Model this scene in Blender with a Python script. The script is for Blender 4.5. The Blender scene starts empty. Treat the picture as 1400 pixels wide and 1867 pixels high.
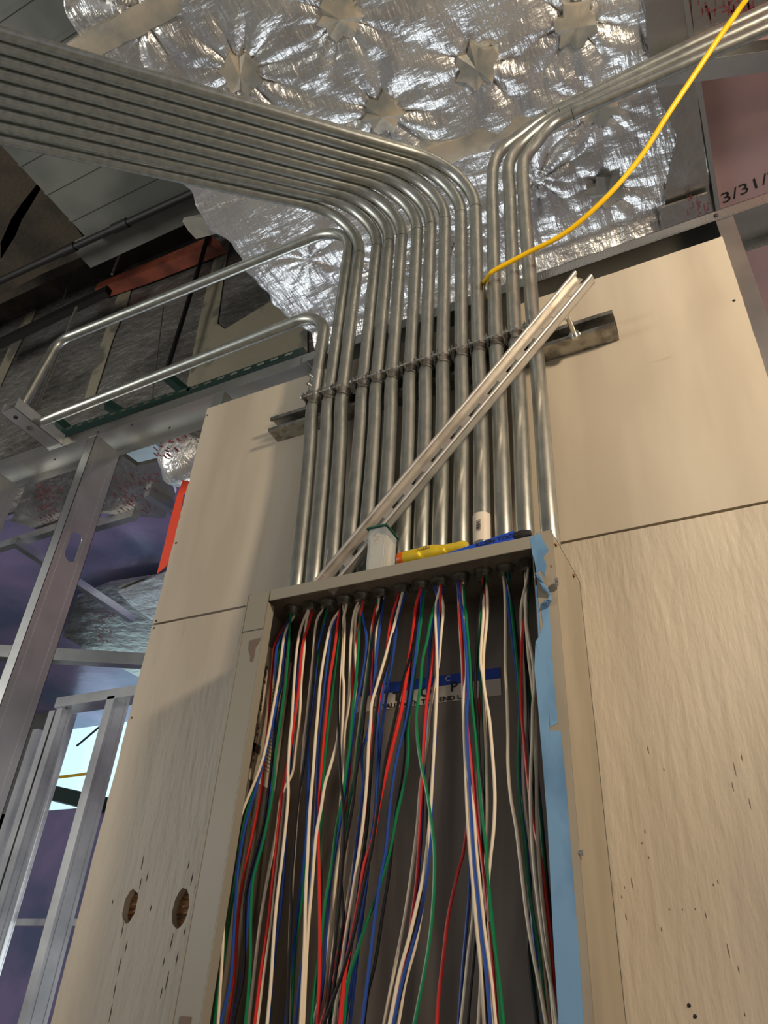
import bpy, bmesh, math, random
import numpy as np
from mathutils import Vector, Matrix
random.seed(7)
S = bpy.context.scene
COL = S.collection

# ------------------------------------------------------------------ camera
F = 1374.65
M = np.array([[0.8932601, 0.44606554, 0.0557847],
              [-0.21358799, 0.53032167, -0.82045054],
              [-0.39555855, 0.72096079, 0.56898943]])
CAM = np.array([0.4586, -1.0084, 1.55])
cd = bpy.data.cameras.new('camera'); co = bpy.data.objects.new('camera', cd); COL.objects.link(co)
cd.sensor_fit = 'HORIZONTAL'; cd.sensor_width = 36; cd.lens = 36 * F / 1400
cd.clip_start = 0.02; cd.clip_end = 100
co.matrix_world = Matrix(((M[0][0], -M[1][0], -M[2][0], CAM[0]), (M[0][1], -M[1][1], -M[2][1], CAM[1]),
                          (M[0][2], -M[1][2], -M[2][2], CAM[2]), (0, 0, 0, 1)))
S.camera = co
S.view_settings.view_transform = 'Standard'; S.view_settings.look = 'None'
S.view_settings.gamma = 1; S.view_settings.use_curve_mapping = False
S.view_settings.exposure = 0.0

# ------------------------------------------------------------------ world and lamps
W = bpy.data.worlds.new('world'); S.world = W; W.use_nodes = True
bg = W.node_tree.nodes['Background']; bg.inputs[0].default_value = (0.93, 0.92, 1.0, 1); bg.inputs[1].default_value = 0.25

def lamp(name, loc, target, size, power, color, sy=None, kind='AREA'):
    l = bpy.data.lights.new(name, kind); l.energy = power; l.color = color
    if kind == 'AREA':
        l.size = size
        if sy: l.shape = 'RECTANGLE'; l.size_y = sy
    else: l.shadow_soft_size = size
    o = bpy.data.objects.new(name, l); COL.objects.link(o); o.location = loc
    o.rotation_euler = (Vector(target) - Vector(loc)).to_track_quat('-Z', 'Y').to_euler()
    return o
lamp('work_lamp', (1.30, -0.90, 2.74), (0.2, 0, 2.1), 0.14, 25, (1.0, 0.83, 0.62))
lamp('daylight_left', (-2.8, -3.0, 2.2), (-0.2, 0, 2.6), 1.2, 13, (0.80, 0.93, 1.0), 0.9)
lamp('warm_fill_right', (2.9, -2.6, 1.3), (0.6, 0, 1.6), 1.0, 13, (1.0, 0.86, 0.70), 0.9)  # added warm fill from the lower right, lifts the right-hand plywood
lamp('daylight_behind', (-1.6, 3.8, 1.6), (-1.2, 0.6, 3.2), 2.0, 45, (0.86, 0.94, 1.0), 1.0)
lamp('far_wall_fill', (-3.2, -2.2, 2.4), (-3.2, 0.9, 4.8), 0.8, 60, (1.0, 0.95, 0.84), 0.8)  # added fill with no real fixture, brightens the far insulated wall

def at(px, py, ax, v):
    "world point seen at a pixel of the photo on the plane ax = v"
    d = M.T @ np.array([px - 700, py - 933.5, F]); i = 'xyz'.index(ax)
    return Vector(CAM + d * ((v - CAM[i]) / d[i]))

# ------------------------------------------------------------------ materials
def rgb(r, g, b):
    f = lambda c: (c / 255 / 12.92) if c <= 10 else ((c / 255 + 0.055) / 1.055) ** 2.4
    return (f(r), f(g), f(b), 1)

def mat(name, col, rough=0.5, metal=0.0, bump=None, vary=None, trans=0, spec=None, coat=0, alpha=1, aniso=None):
    """bump: (scale xyz, strength, distance); vary: (scale xyz, second colour, sharpness lo, hi)"""
    m = bpy.data.materials.new(name); m.use_nodes = True
    nt = m.node_tree; N = nt.nodes; L = nt.links; b = N['Principled BSDF']
    b.inputs['Base Color'].default_value = col; b.inputs['Roughness'].default_value = rough
    b.inputs['Metallic'].default_value = metal
    if trans: b.inputs['Transmission Weight'].default_value = trans
    if coat: b.inputs['Coat Weight'].default_value = coat; b.inputs['Coat Roughness'].default_value = 0.15
    if spec is not None: b.inputs['Specular IOR Level'].default_value = spec
    tc = N.new('ShaderNodeTexCoord')
    def noise(sc, det=5):
        mp = N.new('ShaderNodeMapping'); mp.inputs['Scale'].default_value = sc
        L.new(tc.outputs['Object'], mp.inputs['Vector'])
        n = N.new('ShaderNodeTexNoise'); n.inputs['Scale'].default_value = 1; n.inputs['Detail'].default_value = det
        L.new(mp.outputs[0], n.inputs['Vector']); return n
    if vary:
        lst = vary if isinstance(vary, list) else [vary]
        prev = None
        for (sc, c2, lo, hi) in lst:
            n = noise(sc); r = N.new('ShaderNodeMapRange'); r.inputs[1].default_value = lo; r.inputs[2].default_value = hi
            L.new(n.outputs['Fac'], r.inputs[0])
            mx = N.new('ShaderNodeMix'); mx.data_type = 'RGBA'
            if prev is None: mx.inputs[6].default_value = col
            else: L.new(prev, mx.inputs[6])
            mx.inputs[7].default_value = c2; L.new(r.outputs[0], mx.inputs[0]); prev = mx.outputs[2]
        L.new(prev, b.inputs['Base Color'])
    if bump:
        lst = bump if isinstance(bump, list) else [bump]
        prev = None
        for (sc, st, dist) in lst:
            n = noise(sc, 6); bp = N.new('ShaderNodeBump'); bp.inputs['Strength'].default_value = st
            bp.inputs['Distance'].default_value = dist; L.new(n.outputs['Fac'], bp.inputs['Height'])
            if prev: L.new(prev, bp.inputs['Normal'])
            prev = bp.outputs[0]
        L.new(prev, b.inputs['Normal'])
    return m

def emis(name, col, s):
    m = bpy.data.materials.new(name); m.use_nodes = True; b = m.node_tree.nodes['Principled BSDF']
    b.inputs['Base Color'].default_value = col; b.inputs['Emission Color'].default_value = col
    b.inputs['Emission Strength'].default_value = s; return m

def ply_mat(name, rough_face):
    "painted plywood: matt paint over vertical grain"
    m = mat(name, rgb(190, 178, 158) if rough_face else rgb(186, 175, 156), 0.5, 0, spec=0.35,
            bump=[((16, 16, 1.8) if rough_face else (9, 9, 1.2), 0.55 if rough_face else 0.10, 0.004),
                  ((80, 80, 16) if rough_face else (3, 3, 90), 0.75 if rough_face else 0.05, 0.003)],
            vary=[((7, 7, 1.1), rgb(170, 158, 140), 0.42, 0.62), ((38, 38, 9) if rough_face else (6, 6, 60), rgb(148, 135, 118), 0.70, 0.84)])
    return m
MT = dict(
    galv=mat('galvanised_steel', (0.46, 0.465, 0.42, 1), 0.36, 0.92, bump=((90, 90, 90), 0.12, 0.001), vary=((60, 60, 30), (0.34, 0.35, 0.32, 1), 0.4, 0.7)),
    galvw=mat('zinc_plate', (0.62, 0.62, 0.58, 1), 0.30, 1.0),
    dull=mat('dull_zinc', (0.42, 0.41, 0.37, 1), 0.42, 1.0, vary=((40, 40, 40), (0.22, 0.21, 0.19, 1), 0.45, 0.62)),
    strut=mat('strut_steel', (0.60, 0.56, 0.50, 1), 0.44, 0.75, vary=((30, 30, 30), (0.50, 0.46, 0.41, 1), 0.45, 0.65)),
    stud=mat('stud_steel', (0.70, 0.71, 0.69, 1), 0.33, 1.0, bump=((3, 3, 14), 0.06, 0.004), vary=((4, 4, 4), (0.44, 0.45, 0.45, 1), 0.4, 0.65)),
    green=mat('green_strut_paint', rgb(18, 46, 38), 0.4),
    black=mat('black_iron', rgb(13, 13, 14), 0.6),
    ply_up=ply_mat('smooth_painted_plywood', False), ply_lo=ply_mat('grainy_painted_plywood', True),
    wood=mat('raw_plywood', rgb(150, 108, 62), 0.8, vary=((30, 30, 260), rgb(92, 60, 38), 0.45, 0.6), bump=((60, 60, 200), 0.6, 0.003)),
    grey=mat('grey_enamel', rgb(138, 132, 118), 0.42, 0.0, spec=0.4),
    ingrey=mat('brushed_grey_steel', rgb(138, 128, 114), 0.42, 0.25, vary=((14, 14, 1.2), rgb(104, 94, 84), 0.4, 0.66)),
    overs=mat('overpainted_side', rgb(154, 143, 124), 0.5, vary=((7, 7, 3), rgb(140, 130, 112), 0.45, 0.6)),
    blue=mat('blue_film', rgb(112, 150, 182), 0.28, bump=((28, 28, 14), 0.5, 0.002), vary=((16, 16, 9), rgb(92, 128, 160), 0.45, 0.6), coat=0.4),
    paper=mat('cream_paper', rgb(216, 200, 172), 0.6), white=mat('white_label', rgb(200, 188, 170), 0.5),
    bluelab=mat('blue_print', rgb(18, 62, 160), 0.5), ink=mat('black_ink', rgb(22, 22, 26), 0.6),
    grime=mat('brown_print', rgb(104, 84, 70), 0.6), red=mat('red_print', rgb(128, 62, 68), 0.5),
    w_white=mat('white_insulation', rgb(226, 210, 184), 0.35), w_red=mat('red_insulation', rgb(206, 44, 36), 0.3),
    w_green=mat('green_insulation', rgb(10, 112, 66), 0.3), w_blue=mat('blue_insulation', rgb(36, 72, 150), 0.3),
    w_black=mat('black_insulation', rgb(20, 18, 18), 0.28),
    yellow=mat('yellow_jacket', rgb(232, 184, 6), 0.4),
    amber=mat('amber_plastic', (0.86, 0.62, 0.03, 1), 0.12, trans=0.45, spec=0.6), orange=mat('orange_cap', rgb(222, 96, 14), 0.25, trans=0.2),
    bluetool=mat('blue_grip', rgb(34, 70, 170), 0.4), clear=mat('clear_plastic', (0.86, 0.92, 0.94, 1), 0.16, trans=0.72, spec=0.6),
    lid=mat('green_lid', rgb(30, 84, 66), 0.3),
    ribbon=mat('orange_ribbon', rgb(255, 82, 48), 0.5),
    foil=mat('crinkled_foil', (0.80, 0.80, 0.78, 1), 0.33, 0.82,
             bump=[((3, 6, 4), 0.6, 0.06), ((34, 6, 20), 0.6, 0.016), ((7, 34, 9), 0.40, 0.012), ((110, 26, 60), 0.6, 0.004)],
             vary=((9, 9, 9), (0.66, 0.64, 0.63, 1), 0.42, 0.66)),
    tape=mat('tan_tape', rgb(198, 186, 166), 0.5, 0.25, bump=((30, 30, 30), 0.5, 0.006), vary=((8, 8, 8), rgb(150, 150, 142), 0.42, 0.6)),
    foilboard=mat('printed_foil_board', (0.58, 0.56, 0.52, 1), 0.3, 1.0, bump=((8, 8, 8), 0.5, 0.02)),
    purple=mat('purple_film_board', rgb(150, 136, 176), 0.28, 0.40, bump=((3, 3, 3), 0.35, 0.03), vary=((1.4, 1.4, 1.4), rgb(104, 112, 146), 0.4, 0.6)),
    pink=mat('pinkish_film_board', rgb(214, 168, 158), 0.3, 0.1, bump=[((3, 3, 3), 0.3, 0.03), ((70, 6, 6), 0.25, 0.003)], vary=((2, 2, 2), rgb(180, 150, 150), 0.4, 0.6)),
    deck=mat('grey_metal_deck', rgb(120, 122, 116), 0.6, 0.1, vary=((2, 2, 2), rgb(90, 92, 88), 0.4, 0.6)),
    brown=mat('brown_fireproofing', rgb(66, 58, 46), 0.9, vary=((4, 4, 4), rgb(44, 38, 32), 0.4, 0.6), bump=((40, 40, 40), 0.5, 0.01)),
    insul=mat('dark_foil_batt', (0.30, 0.29, 0.27, 1), 0.38, 0.6, bump=[((2.5, 6, 3), 1.0, 0.06), ((14, 10, 22), 0.9, 0.02)], vary=((3, 3, 3), (0.15, 0.145, 0.13, 1), 0.4, 0.6)),
    instape=mat('beige_batt_tape', rgb(134, 128, 108), 0.7, vary=((5, 5, 5), rgb(92, 90, 82), 0.52, 0.6), bump=((20, 20, 20), 0.4, 0.008)),
    primer=mat('red_primer', rgb(150, 78, 58), 0.6, vary=((6, 6, 6), rgb(112, 60, 46), 0.4, 0.6)),
    concrete=mat('concrete', rgb(188, 182, 170), 0.8), gyp=mat('grey_gypsum', rgb(74, 70, 62), 0.85),
    wallp=mat('primed_wall', rgb(150, 148, 142), 0.8),
    pale=mat('pale_foil', rgb(205, 228, 242), 0.35, 0.2, bump=((8, 20, 8), 0.6, .01)),
    sky=emis('bright_daylight', rgb(190, 226, 236), 1.3),
)

# ------------------------------------------------------------------ mesh builder
class MB:
    def __init__(s): s.v = []; s.f = []
    def add(s, vs, fs):
        k = len(s.v); s.v += [tuple(v) for v in vs]; s.f += [tuple(i + k for i in f) for f in fs]; return s
    def box(s, a, b):
        (x0, y0, z0), (x1, y1, z1) = a, b
        return s.add([(x0, y0, z0), (x1, y0, z0), (x1, y1, z0), (x0, y1, z0), (x0, y0, z1), (x1, y0, z1), (x1, y1, z1), (x0, y1, z1)],
                     [(0, 3, 2, 1), (4, 5, 6, 7), (0, 1, 5, 4), (1, 2, 6, 5), (2, 3, 7, 6), (3, 0, 4, 7)])
    def prism(s, prof, p0, p1, up=(0, 0, 1)):
        "closed 2D profile (a, b) extruded from p0 to p1: a along side = dir x up, b along up"
        p0 = Vector(p0); p1 = Vector(p1); d = (p1 - p0).normalized(); up = Vector(up)
        sd = d.cross(up).normalized(); u = sd.cross(d).normalized(); n = len(prof)
        vs = [p + sd * a + u * b for p in (p0, p1) for (a, b) in prof]
        fs = [(i, (i + 1) % n, n + (i + 1) % n, n + i) for i in range(n)] + [tuple(range(n))[::-1], tuple(range(n, 2 * n))]
        return s.add(vs, fs)
    def tube(s, pts, r, seg=16, cap=True):
        pts = [Vector(p) for p in pts]; n = len(pts); rr = r if isinstance(r, (list, tuple)) else [r] * n
        t = [(pts[min(i + 1, n - 1)] - pts[max(i - 1, 0)]).normalized() for i in range(n)]
        ref = Vector((0, 1, 0)) if abs(t[0].y) < 0.9 else Vector((1, 0, 0))
        nrm = (ref - t[0] * ref.dot(t[0])).normalized(); vs = []
        for i in range(n):
            nrm = (nrm - t[i] * nrm.dot(t[i])).normalized(); bn = t[i].cross(nrm)
            for k in range(seg):
                a = 2 * math.pi * k / seg; vs.append(pts[i] + (nrm * math.cos(a) + bn * math.sin(a)) * rr[i])
        fs = [(i * seg + k, i * seg + (k + 1) % seg, (i + 1) * seg + (k + 1) % seg, (i + 1) * seg + k) for i in range(n - 1) for k in range(seg)]
        if cap: fs += [tuple(range(seg))[::-1], tuple(range((n - 1) * seg, n * seg))]
        return s.add(vs, fs)
    def poly(s, pts, th, nrm):
        "flat polygon with thickness th along nrm (ear-safe via ngon)"
        n = len(pts); nrm = Vector(nrm).normalized() * th
        vs = [Vector(p) for p in pts] + [Vector(p) + nrm for p in pts]
        return s.add(vs, [tuple(range(n)), tuple(range(n, 2 * n))[::-1]] + [(i, n + i, n + (i + 1) % n, (i + 1) % n) for i in range(n)])
    def build(s, name, m, parent=None, smooth=False, bevel=0):
        me = bpy.data.meshes.new(name); me.from_pydata(s.v, [], s.f)
        bm = bmesh.new(); bm.from_mesh(me); bmesh.ops.recalc_face_normals(bm, faces=bm.faces)
        if bevel: bmesh.ops.bevel(bm, geom=bm.edges[:], offset=bevel, segments=2, affect='EDGES', clamp_overlap=True)
        bm.to_mesh(me); bm.free()
        o = bpy.data.objects.new(name, me); COL.objects.link(o)
        me.materials.append(MT[m] if isinstance(m, str) else m)
        if smooth:
            for p in me.polygons: p.use_smooth = True
            try: me.set_sharp_from_angle(angle=math.radians(40))
            except Exception: pass
        if parent: o.parent = parent
        return o

def tag(o, label, cat, group=None, kind=None):
    if label: o['label'] = label
    if cat: o['category'] = cat
    if group: o['group'] = group
    if kind: o['kind'] = kind
    return o
def thing(name, label, cat, group=None):
    o = bpy.data.objects.new(name, None); COL.objects.link(o); o.empty_display_size = 0.05
    return tag(o, label, cat, group)
def struct(o, label=None): o['kind'] = 'structure'; return o

def smooth_path(pts, step=6):
    "Catmull-Rom through the points"
    P = [Vector(p) for p in pts]; P = [P[0] * 2 - P[1]] + P + [P[-1] * 2 - P[-2]]; out = []
    for i in range(1, len(P) - 2):
        a, b, c, d = P[i - 1:i + 3]
        for k in range(step):
            t = k / step
            out.append(0.5 * ((2 * b) + (c - a) * t + (2 * a - 5 * b + 4 * c - d) * t * t + (3 * b - a - 3 * c + d) * t ** 3))
    out.append(P[-2]); return out
def fillet(p0, c, p1, R, n=14):
    "arc points rounding corner c between p0 and p1, tangent length R"
    p0, c, p1 = Vector(p0), Vector(c), Vector(p1); a = c + (p0 - c).normalized() * R; b = c + (p1 - c).normalized() * R
    # circular arc
    u = (a - c).normalized(); v = (b - c).normalized(); half = math.acos(max(-1, min(1, u.dot(v)))) / 2
    rad = R * math.tan(half); ctr = c + (u + v).normalized() * (R / math.cos(half)); ea = (a - ctr); eb = (b - ctr)
    ang = ea.angle(eb); out = []
    for k in range(n + 1):
        t = k / n; out.append(ctr + (ea * math.sin((1 - t) * ang) + eb * math.sin(t * ang)) / math.sin(ang))
    return out

def text(s, name, origin, xdir, ydir, size, m, parent, off=0.0006, sx=1.0, bold=0.0, align='LEFT'):
    c = bpy.data.curves.new(name, 'FONT'); c.body = s; c.size = size; c.extrude = 0.0002; c.align_x = align; c.offset = bold
    t = bpy.data.objects.new(name, c); COL.objects.link(t); bpy.context.view_layer.update()
    me = bpy.data.meshes.new_from_object(t.evaluated_get(bpy.context.evaluated_depsgraph_get()))
    bpy.data.objects.remove(t); o = bpy.data.objects.new(name, me); COL.objects.link(o)
    me.materials.clear(); me.materials.append(MT[m])
    x = Vector(xdir).normalized(); y = Vector(ydir); y = (y - x * y.dot(x)).normalized(); z = x.cross(y)
    mw = Matrix((x * sx, y, z)).transposed().to_4x4(); mw.translation = Vector(origin) + z * off
    me.transform(mw)
    if parent: o.parent = parent
    return o
ORD = ['leftmost', 'second', 'third', 'fourth', 'fifth', 'sixth', 'seventh', 'eighth', 'ninth', 'tenth', 'eleventh', 'twelfth', 'thirteenth', 'rightmost']

# ------------------------------------------------------------------ setting: shell
struct(MB().box((-6, -6, -0.1), (5, 6, 0)).build('floor', 'concrete'))
struct(MB().box((-6, -6, 5.5), (5, 6, 5.6)).build('ceiling', 'brown'))
# film-faced board ceiling of the room behind the partition, open over the left bays' far part
def zpoly(name, m, pix, z, th=0.01, parent=None, bottom=True):
    return MB().poly([at(x, y, 'z', z) for x, y in pix], th, (0, 0, 1)).build(name, m, parent)
ZC = 3.62
struct(MB().box((-6.0, 0.95, ZC), (0.62, 6, ZC + 0.03)).build('ceiling', 'purple'))
struct(MB().box((0.655, -1.6, ZC), (3.2, 6, ZC + 0.03)).build('ceiling', 'pink'))
# high grey deck seen past the foil, far insulated wall
struct(MB().box((-6, 0.92, 3.66), (0.6, 1.0, 5.5)).build('wall_far', 'insul'))

# plywood backboards -------------------------------------------------
def sheet(name, m, x0, x1, z0, z1, holes=(), th=0.018, label='', cat='plywood'):
    bm = bmesh.new()
    loops = []
    n = 60
    outer = []
    # slightly ragged long edges
    for i in range(n): outer.append((x0 + (x1 - x0) * i / n, z0))
    for i in range(n): outer.append((x1 + random.uniform(-1, 1) * 0.0006, z0 + (z1 - z0) * i / n))
    for i in range(n): outer.append((x1 - (x1 - x0) * i / n, z1 + random.uniform(-1.0, 0.4) * 0.0010))
    for i in range(n): outer.append((x0 + random.uniform(-1, 1) * 0.0012, z1 - (z1 - z0) * i / n))
    edges = []
    for lp in [outer] + [list(h) for h in holes]:
        vs = [bm.verts.new((a, 0, b)) for a, b in lp]
        edges += [bm.edges.new((vs[i], vs[(i + 1) % len(vs)])) for i in range(len(vs))]
    r = bmesh.ops.triangle_fill(bm, edges=edges, use_beauty=True)
    fs = [g for g in r['geom'] if isinstance(g, bmesh.types.BMFace)]
    ext = bmesh.ops.extrude_face_region(bm, geom=fs)
    for g in ext['geom']:
        if isinstance(g, bmesh.types.BMVert): g.co.y += th
    bmesh.ops.recalc_face_normals(bm, faces=bm.faces)
    me = bpy.data.meshes.new(name); bm.to_mesh(me); bm.free(); me.materials.append(MT[m])
    o = bpy.data.objects.new(name, me); COL.objects.link(o); return tag(o, label, cat)
def oval(px, py, rx, rz, jag=0.0):
    c = at(px, py, 'y', 0); return [(c.x + rx * math.cos(t) * (1 + random.uniform(-jag, jag)), c.z + rz * math.sin(t) * (1 + random.uniform(-jag, jag))) for t in [2 * math.pi * k / 26 for k in range(26)]]
upper = sheet('plywood_sheet', 'ply_up', -0.6085, 0.574, 2.2045, 2.790, label='smooth painted plywood sheet behind the conduits, above the horizontal seam')
holes = [oval(237, 1652, 0.0135, 0.024, 0.07), oval(329, 1656, 0.0155, 0.027, 0.07)]
lower = sheet('plywood_sheet', 'ply_lo', -0.6085, 1.0, 0.75, 2.2005, holes, label='rough grained painted plywood sheet behind the grey box, below the horizontal seam')
for (px, py) in ((237, 1652), (329, 1656)):
    c = at(px, py, 'y', 0)
    MB().box((c.x - 0.022, 0.0125, c.z - 0.034), (c.x + 0.022, 0.0178, c.z + 0.034)).build('hole_backing', 'wood', lower)
    # torn veneer layers under the hole
    k = MB()
    for j in range(3): k.prism([(-0.009 + j * .002, 0), (0.010, 0), (0.008, 0.003), (-0.007, 0.003)], (c.x + 0.002, 0.006 + j * .002, c.z + 0.002 - j * .009), (c.x + 0.004, 0.0125, c.z + 0.000 - j * .009))
    k.build('torn_veneer', 'wood', lower)
def dots(m, parent, pix, r=0.0025, ax=('y', 0), n=(0, -1, 0)):
    for (px, py) in pix:
        c = at(px, py, *ax); d = Vector(n)
        MB().tube([c, c + d * 0.0012], [r, r * 0.6], 8).build('screw', m, parent, True)
dots('ink', upper, [(321, 990), (378, 757), (1338, 548), (285, 1132)], 0.0028)
dots('ink', lower, [(240, 1309), (281, 1145), (1267, 1853), (1256, 1833)], 0.0022)
# knot scar near right edge of the upper sheet
for k in range(9):
    c = at(1386 + random.uniform(-9, 12), 716 + random.uniform(-7, 7), 'y', 0)
# rough chipped streaks on the lower sheet (gouges in the grain)
def gouge(parent, pix, w, m='grime'):
    k = MB()
    for (x0, y0, x1, y1) in pix:
        a = at(x0, y0, 'y', -0.0002); b = at(x1, y1, 'y', -0.0002); k.tube([a, (a + b) / 2, b], [w * .2, w, w * .2], 6)
    return k.build('gouge', m, parent)
random.seed(21)
for (x, y, l) in ((262, 1560, 26), (270, 1590, 18), (258, 1600, 22), (252, 1625, 16), (352, 1590, 24), (358, 1612, 16), (345, 1570, 14), (206, 1640, 10), (226, 1680, 30), (232, 1715, 22), (221, 1745, 34),
                  (316, 1700, 34), (325, 1735, 26), (308, 1770, 38), (296, 1800, 20), (212, 1790, 30), (205, 1830, 34), (338, 1690, 16), (300, 1745, 18), (276, 1650, 12)):
    gouge(lower, [(x, y, x - l * .2, y + l)], 0.0009)
for (x, y, l) in ((1150, 1600, 20), (1138, 1615, 5), (1133, 1632, 6), (1175, 1512, 8), (1182, 1560, 6), (1170, 1535, 5), (1300, 1610, 6), (1308, 1604, 7), (1337, 1390, 26), (1350, 1370, 20), (1334, 1425, 18), (1365, 1455, 20),
                  (1220, 1655, 5), (1244, 1656, 4), (1267, 1655, 4), (1205, 1690, 10), (1140, 1665, 12), (1325, 1720, 26), (1345, 1760, 14), (1285, 1660, 14), (1357, 1845, 8), (1180, 1360, 14), (1210, 1400, 5)):
    gouge(lower, [(x, y, x + l * .22, y + l)], 0.0006)
struct(MB().box((-0.4, 0.112, 2.1), (0.575, 0.124, 2.862)).build('wall_backing', 'gyp'))

# ------------------------------------------------------------------ metal studs and tracks
def c_prof(w, h, t=0.0012, lip=0.0):
    "C open towards +a: web at a=0 spans b 0..h, flanges reach a=w"
    p = [(0, 0), (w, 0)]
    if lip: p += [(w, lip), (w - t, lip), (w - t, t), (t, t), (t, h - t), (w - t, h - t), (w - t, h - lip), (w, h - lip), (w, h), (0, h)]
    else: p += [(w, t), (t, t), (t, h - t), (w, h - t), (w, h), (0, h)]
    return p
def rail(a, b, up, side, prof, name, m, label, cat, group=None, parent=None):
    o = MB().prism(prof, a, b, up).build(name, m, parent)
    return tag(o, label, cat, group)
def stud(x, z0, z1, y0=0.019, d=0.092, fl=0.032, name='metal_stud', label='', m='stud', knock=None, flip=1, group=None):
    """vertical stud: web on its right face at x, flanges towards the left (flip=1)"""
    t = 0.0012; s = -flip; k = MB()
    prof = [(0, 0), (s * fl, 0), (s * fl, 0.008), (s * (fl - t), 0.008), (s * (fl - t), t), (s * t, t), (s * t, d - t), (s * (fl - t), d - t), (s * (fl - t), d - 0.008), (s * fl, d - 0.008), (s * fl, d), (0, d)]
    if not knock:
        vs = [(x + a, y0 + b, z) for z in (z0, z1) for a, b in prof]; n = len(prof)
        k.add(vs, [(i, (i + 1) % n, n + (i + 1) % n, n + i) for i in range(n)] + [tuple(range(n))[::-1], tuple(range(n, 2 * n))])
    else:
        # flanges as thin boxes, web as a plate with a rounded knockout
        sg = lambda a, b: (min(a, b), max(a, b))
        xa, xb = sg(x, x + s * fl)
        k.box((xa, y0, z0), (xb, y0 + t, z1)); k.box((xa, y0 + d - t, z0), (xb, y0 + d, z1))
        xl, xm = sg(x + s * fl, x + s * (fl - t)); k.box((xl, y0, z0), (xm, y0 + .008, z1)); k.box((xl, y0 + d - .008, z0), (xm, y0 + d, z1))
        bm = bmesh.new(); loops = [[(y0, z0), (y0 + d, z0), (y0 + d, z1), (y0, z1)]]
        yc, hw, hh = y0 + d * .5, 0.019, 0.042
        loops.append([(yc + hw * math.cos(a), knock + (hh - hw) * (1 if math.sin(a) >= 0 else -1) + hw * math.sin(a)) for a in [math.pi * 2 * i / 24 + .01 for i in range(24)]])
        ed = []
        for lp in loops:
            vv = [bm.verts.new((x, a, b)) for a, b in lp]; ed += [bm.edges.new((vv[i], vv[(i + 1) % len(vv)])) for i in range(len(vv))]
        r = bmesh.ops.triangle_fill(bm, edges=ed, use_beauty=True); fs = [g for g in r['geom'] if isinstance(g, bmesh.types.BMFace)]
        ex = bmesh.ops.extrude_face_region(bm, geom=fs)
        for g in ex['geom']:
            if isinstance(g, bmesh.types.BMVert): g.co.x += s * t
        bm.verts.index_update(); k.add([v.co[:] for v in bm.verts], [tuple(v.index for v in f.verts) for f in bm.faces]); bm.free()
        # raised stiffening ribs on the web
    for yy in (0.2, 0.8): k.tube([(x, y0 + d * yy, z0), (x, y0 + d * yy, z1)], 0.0014, 6)
    return tag(k.build(name, m), label, 'stud', group)
stud(-1.018, 0.0, 2.858, knock=2.52, label='wide galvanised stud with an oval knockout, left of the plywood')
stud(-1.425, 0.0, 2.858, label='galvanised stud at the far left edge of the partition')
stud(-0.585, 0.0, 2.858, fl=.035, label='galvanised stud showing above the top left corner of the plywood')
stud(0.604, 0.0, 2.875, fl=.030, label='galvanised stud along the right edge of the plywood')
def track(x0, x1, z, y0=0.0175, d=0.097, drop=0.034, label='', ribs=False):
    "inverted U track: web on top, flanges hanging down"
    t = 0.0012; k = MB()
    k.box((x0, y0, z), (x1, y0 + t, z + drop)); k.box((x0, y0 + d - t, z), (x1, y0 + d, z + drop)); k.box((x0, y0, z + drop - t), (x1, y0 + d, z + drop))
    o = tag(k.build('metal_track', 'stud'), label, 'track')
    if ribs:
        for ya, yb in ((y0 - .0008, y0), (y0 + d - t - .0008, y0 + d - t)):
            r = MB(); x = 0.18
            while x < x1: r.box((x, ya, z + .003), (x + .0022, yb, z + drop - .003)); x += .0052
            r.build('stamped_ribs', 'stud', o)
    return o
tl = track(-1.9, -0.36, 2.856, label='galvanised top track over the open studs on the left')
tr = track(-0.358, 1.4, 2.862, d=.097, drop=.028, label='ribbed galvanised top track above the plywood sheets', ribs=True)
dots('ink', tl, [(178, 788), (240, 775), (309, 780), (100, 838)], 0.004, ('y', 0.017))
dots('ink', tr, [(1305, 392)], 0.0045, ('y', 0.016))
# short stub of channel sticking out of the track, carrying the two side conduits
st = MB()
x1, x0 = -1.150, -1.205
st.box((x0, -0.150, 2.862), (x1, 0.017, 2.8632)); st.box((x0, -0.150, 2.862), (x0 + .0012, 0.017, 2.897)); st.box((x1 - .0012, -0.150, 2.862), (x1, 0.017, 2.897))
so = tag(st.build('channel_stub', 'stud'), 'short channel stub on the left track where two conduits end', 'channel')
MB().tube([(-1.178, -.07, 2.8612), (-1.178, -.07, 2.8617)], 0.011, 16).build('knockout', 'dull', so)
MB().tube([(-1.180, -.12, 2.8600), (-1.180, -.12, 2.8617)], 0.006, 12).build('screw', 'ink', so)

# ------------------------------------------------------------------ horizontal strut and clamps
def strut_prof(w, h, t=0.0026, lip=0.009, ret=0.006):
    "channel, back at b=0, open at b=h, centred in a"
    a = w / 2
    return [(-a, 0), (a, 0), (a, h), (a - lip, h), (a - lip, h - ret), (a - lip + t, h - ret), (a - lip + t, h - t), (a - t, h - t), (a - t, t),
            (-a + t, t), (-a + t, h - t), (-a + lip - t, h - t), (-a + lip - t, h - ret), (-a + lip, h - ret), (-a + lip, h), (-a, h)]
hs = MB().prism(strut_prof(0.041, 0.038), (-0.372, -0.0005, 2.6255), (0.366, -0.0005, 2.6255), (0, -1, 0)).build('strut_channel', 'dull')
tag(hs, 'dull horizontal strut channel fixed to the plywood behind the conduit clamps', 'strut')

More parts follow.
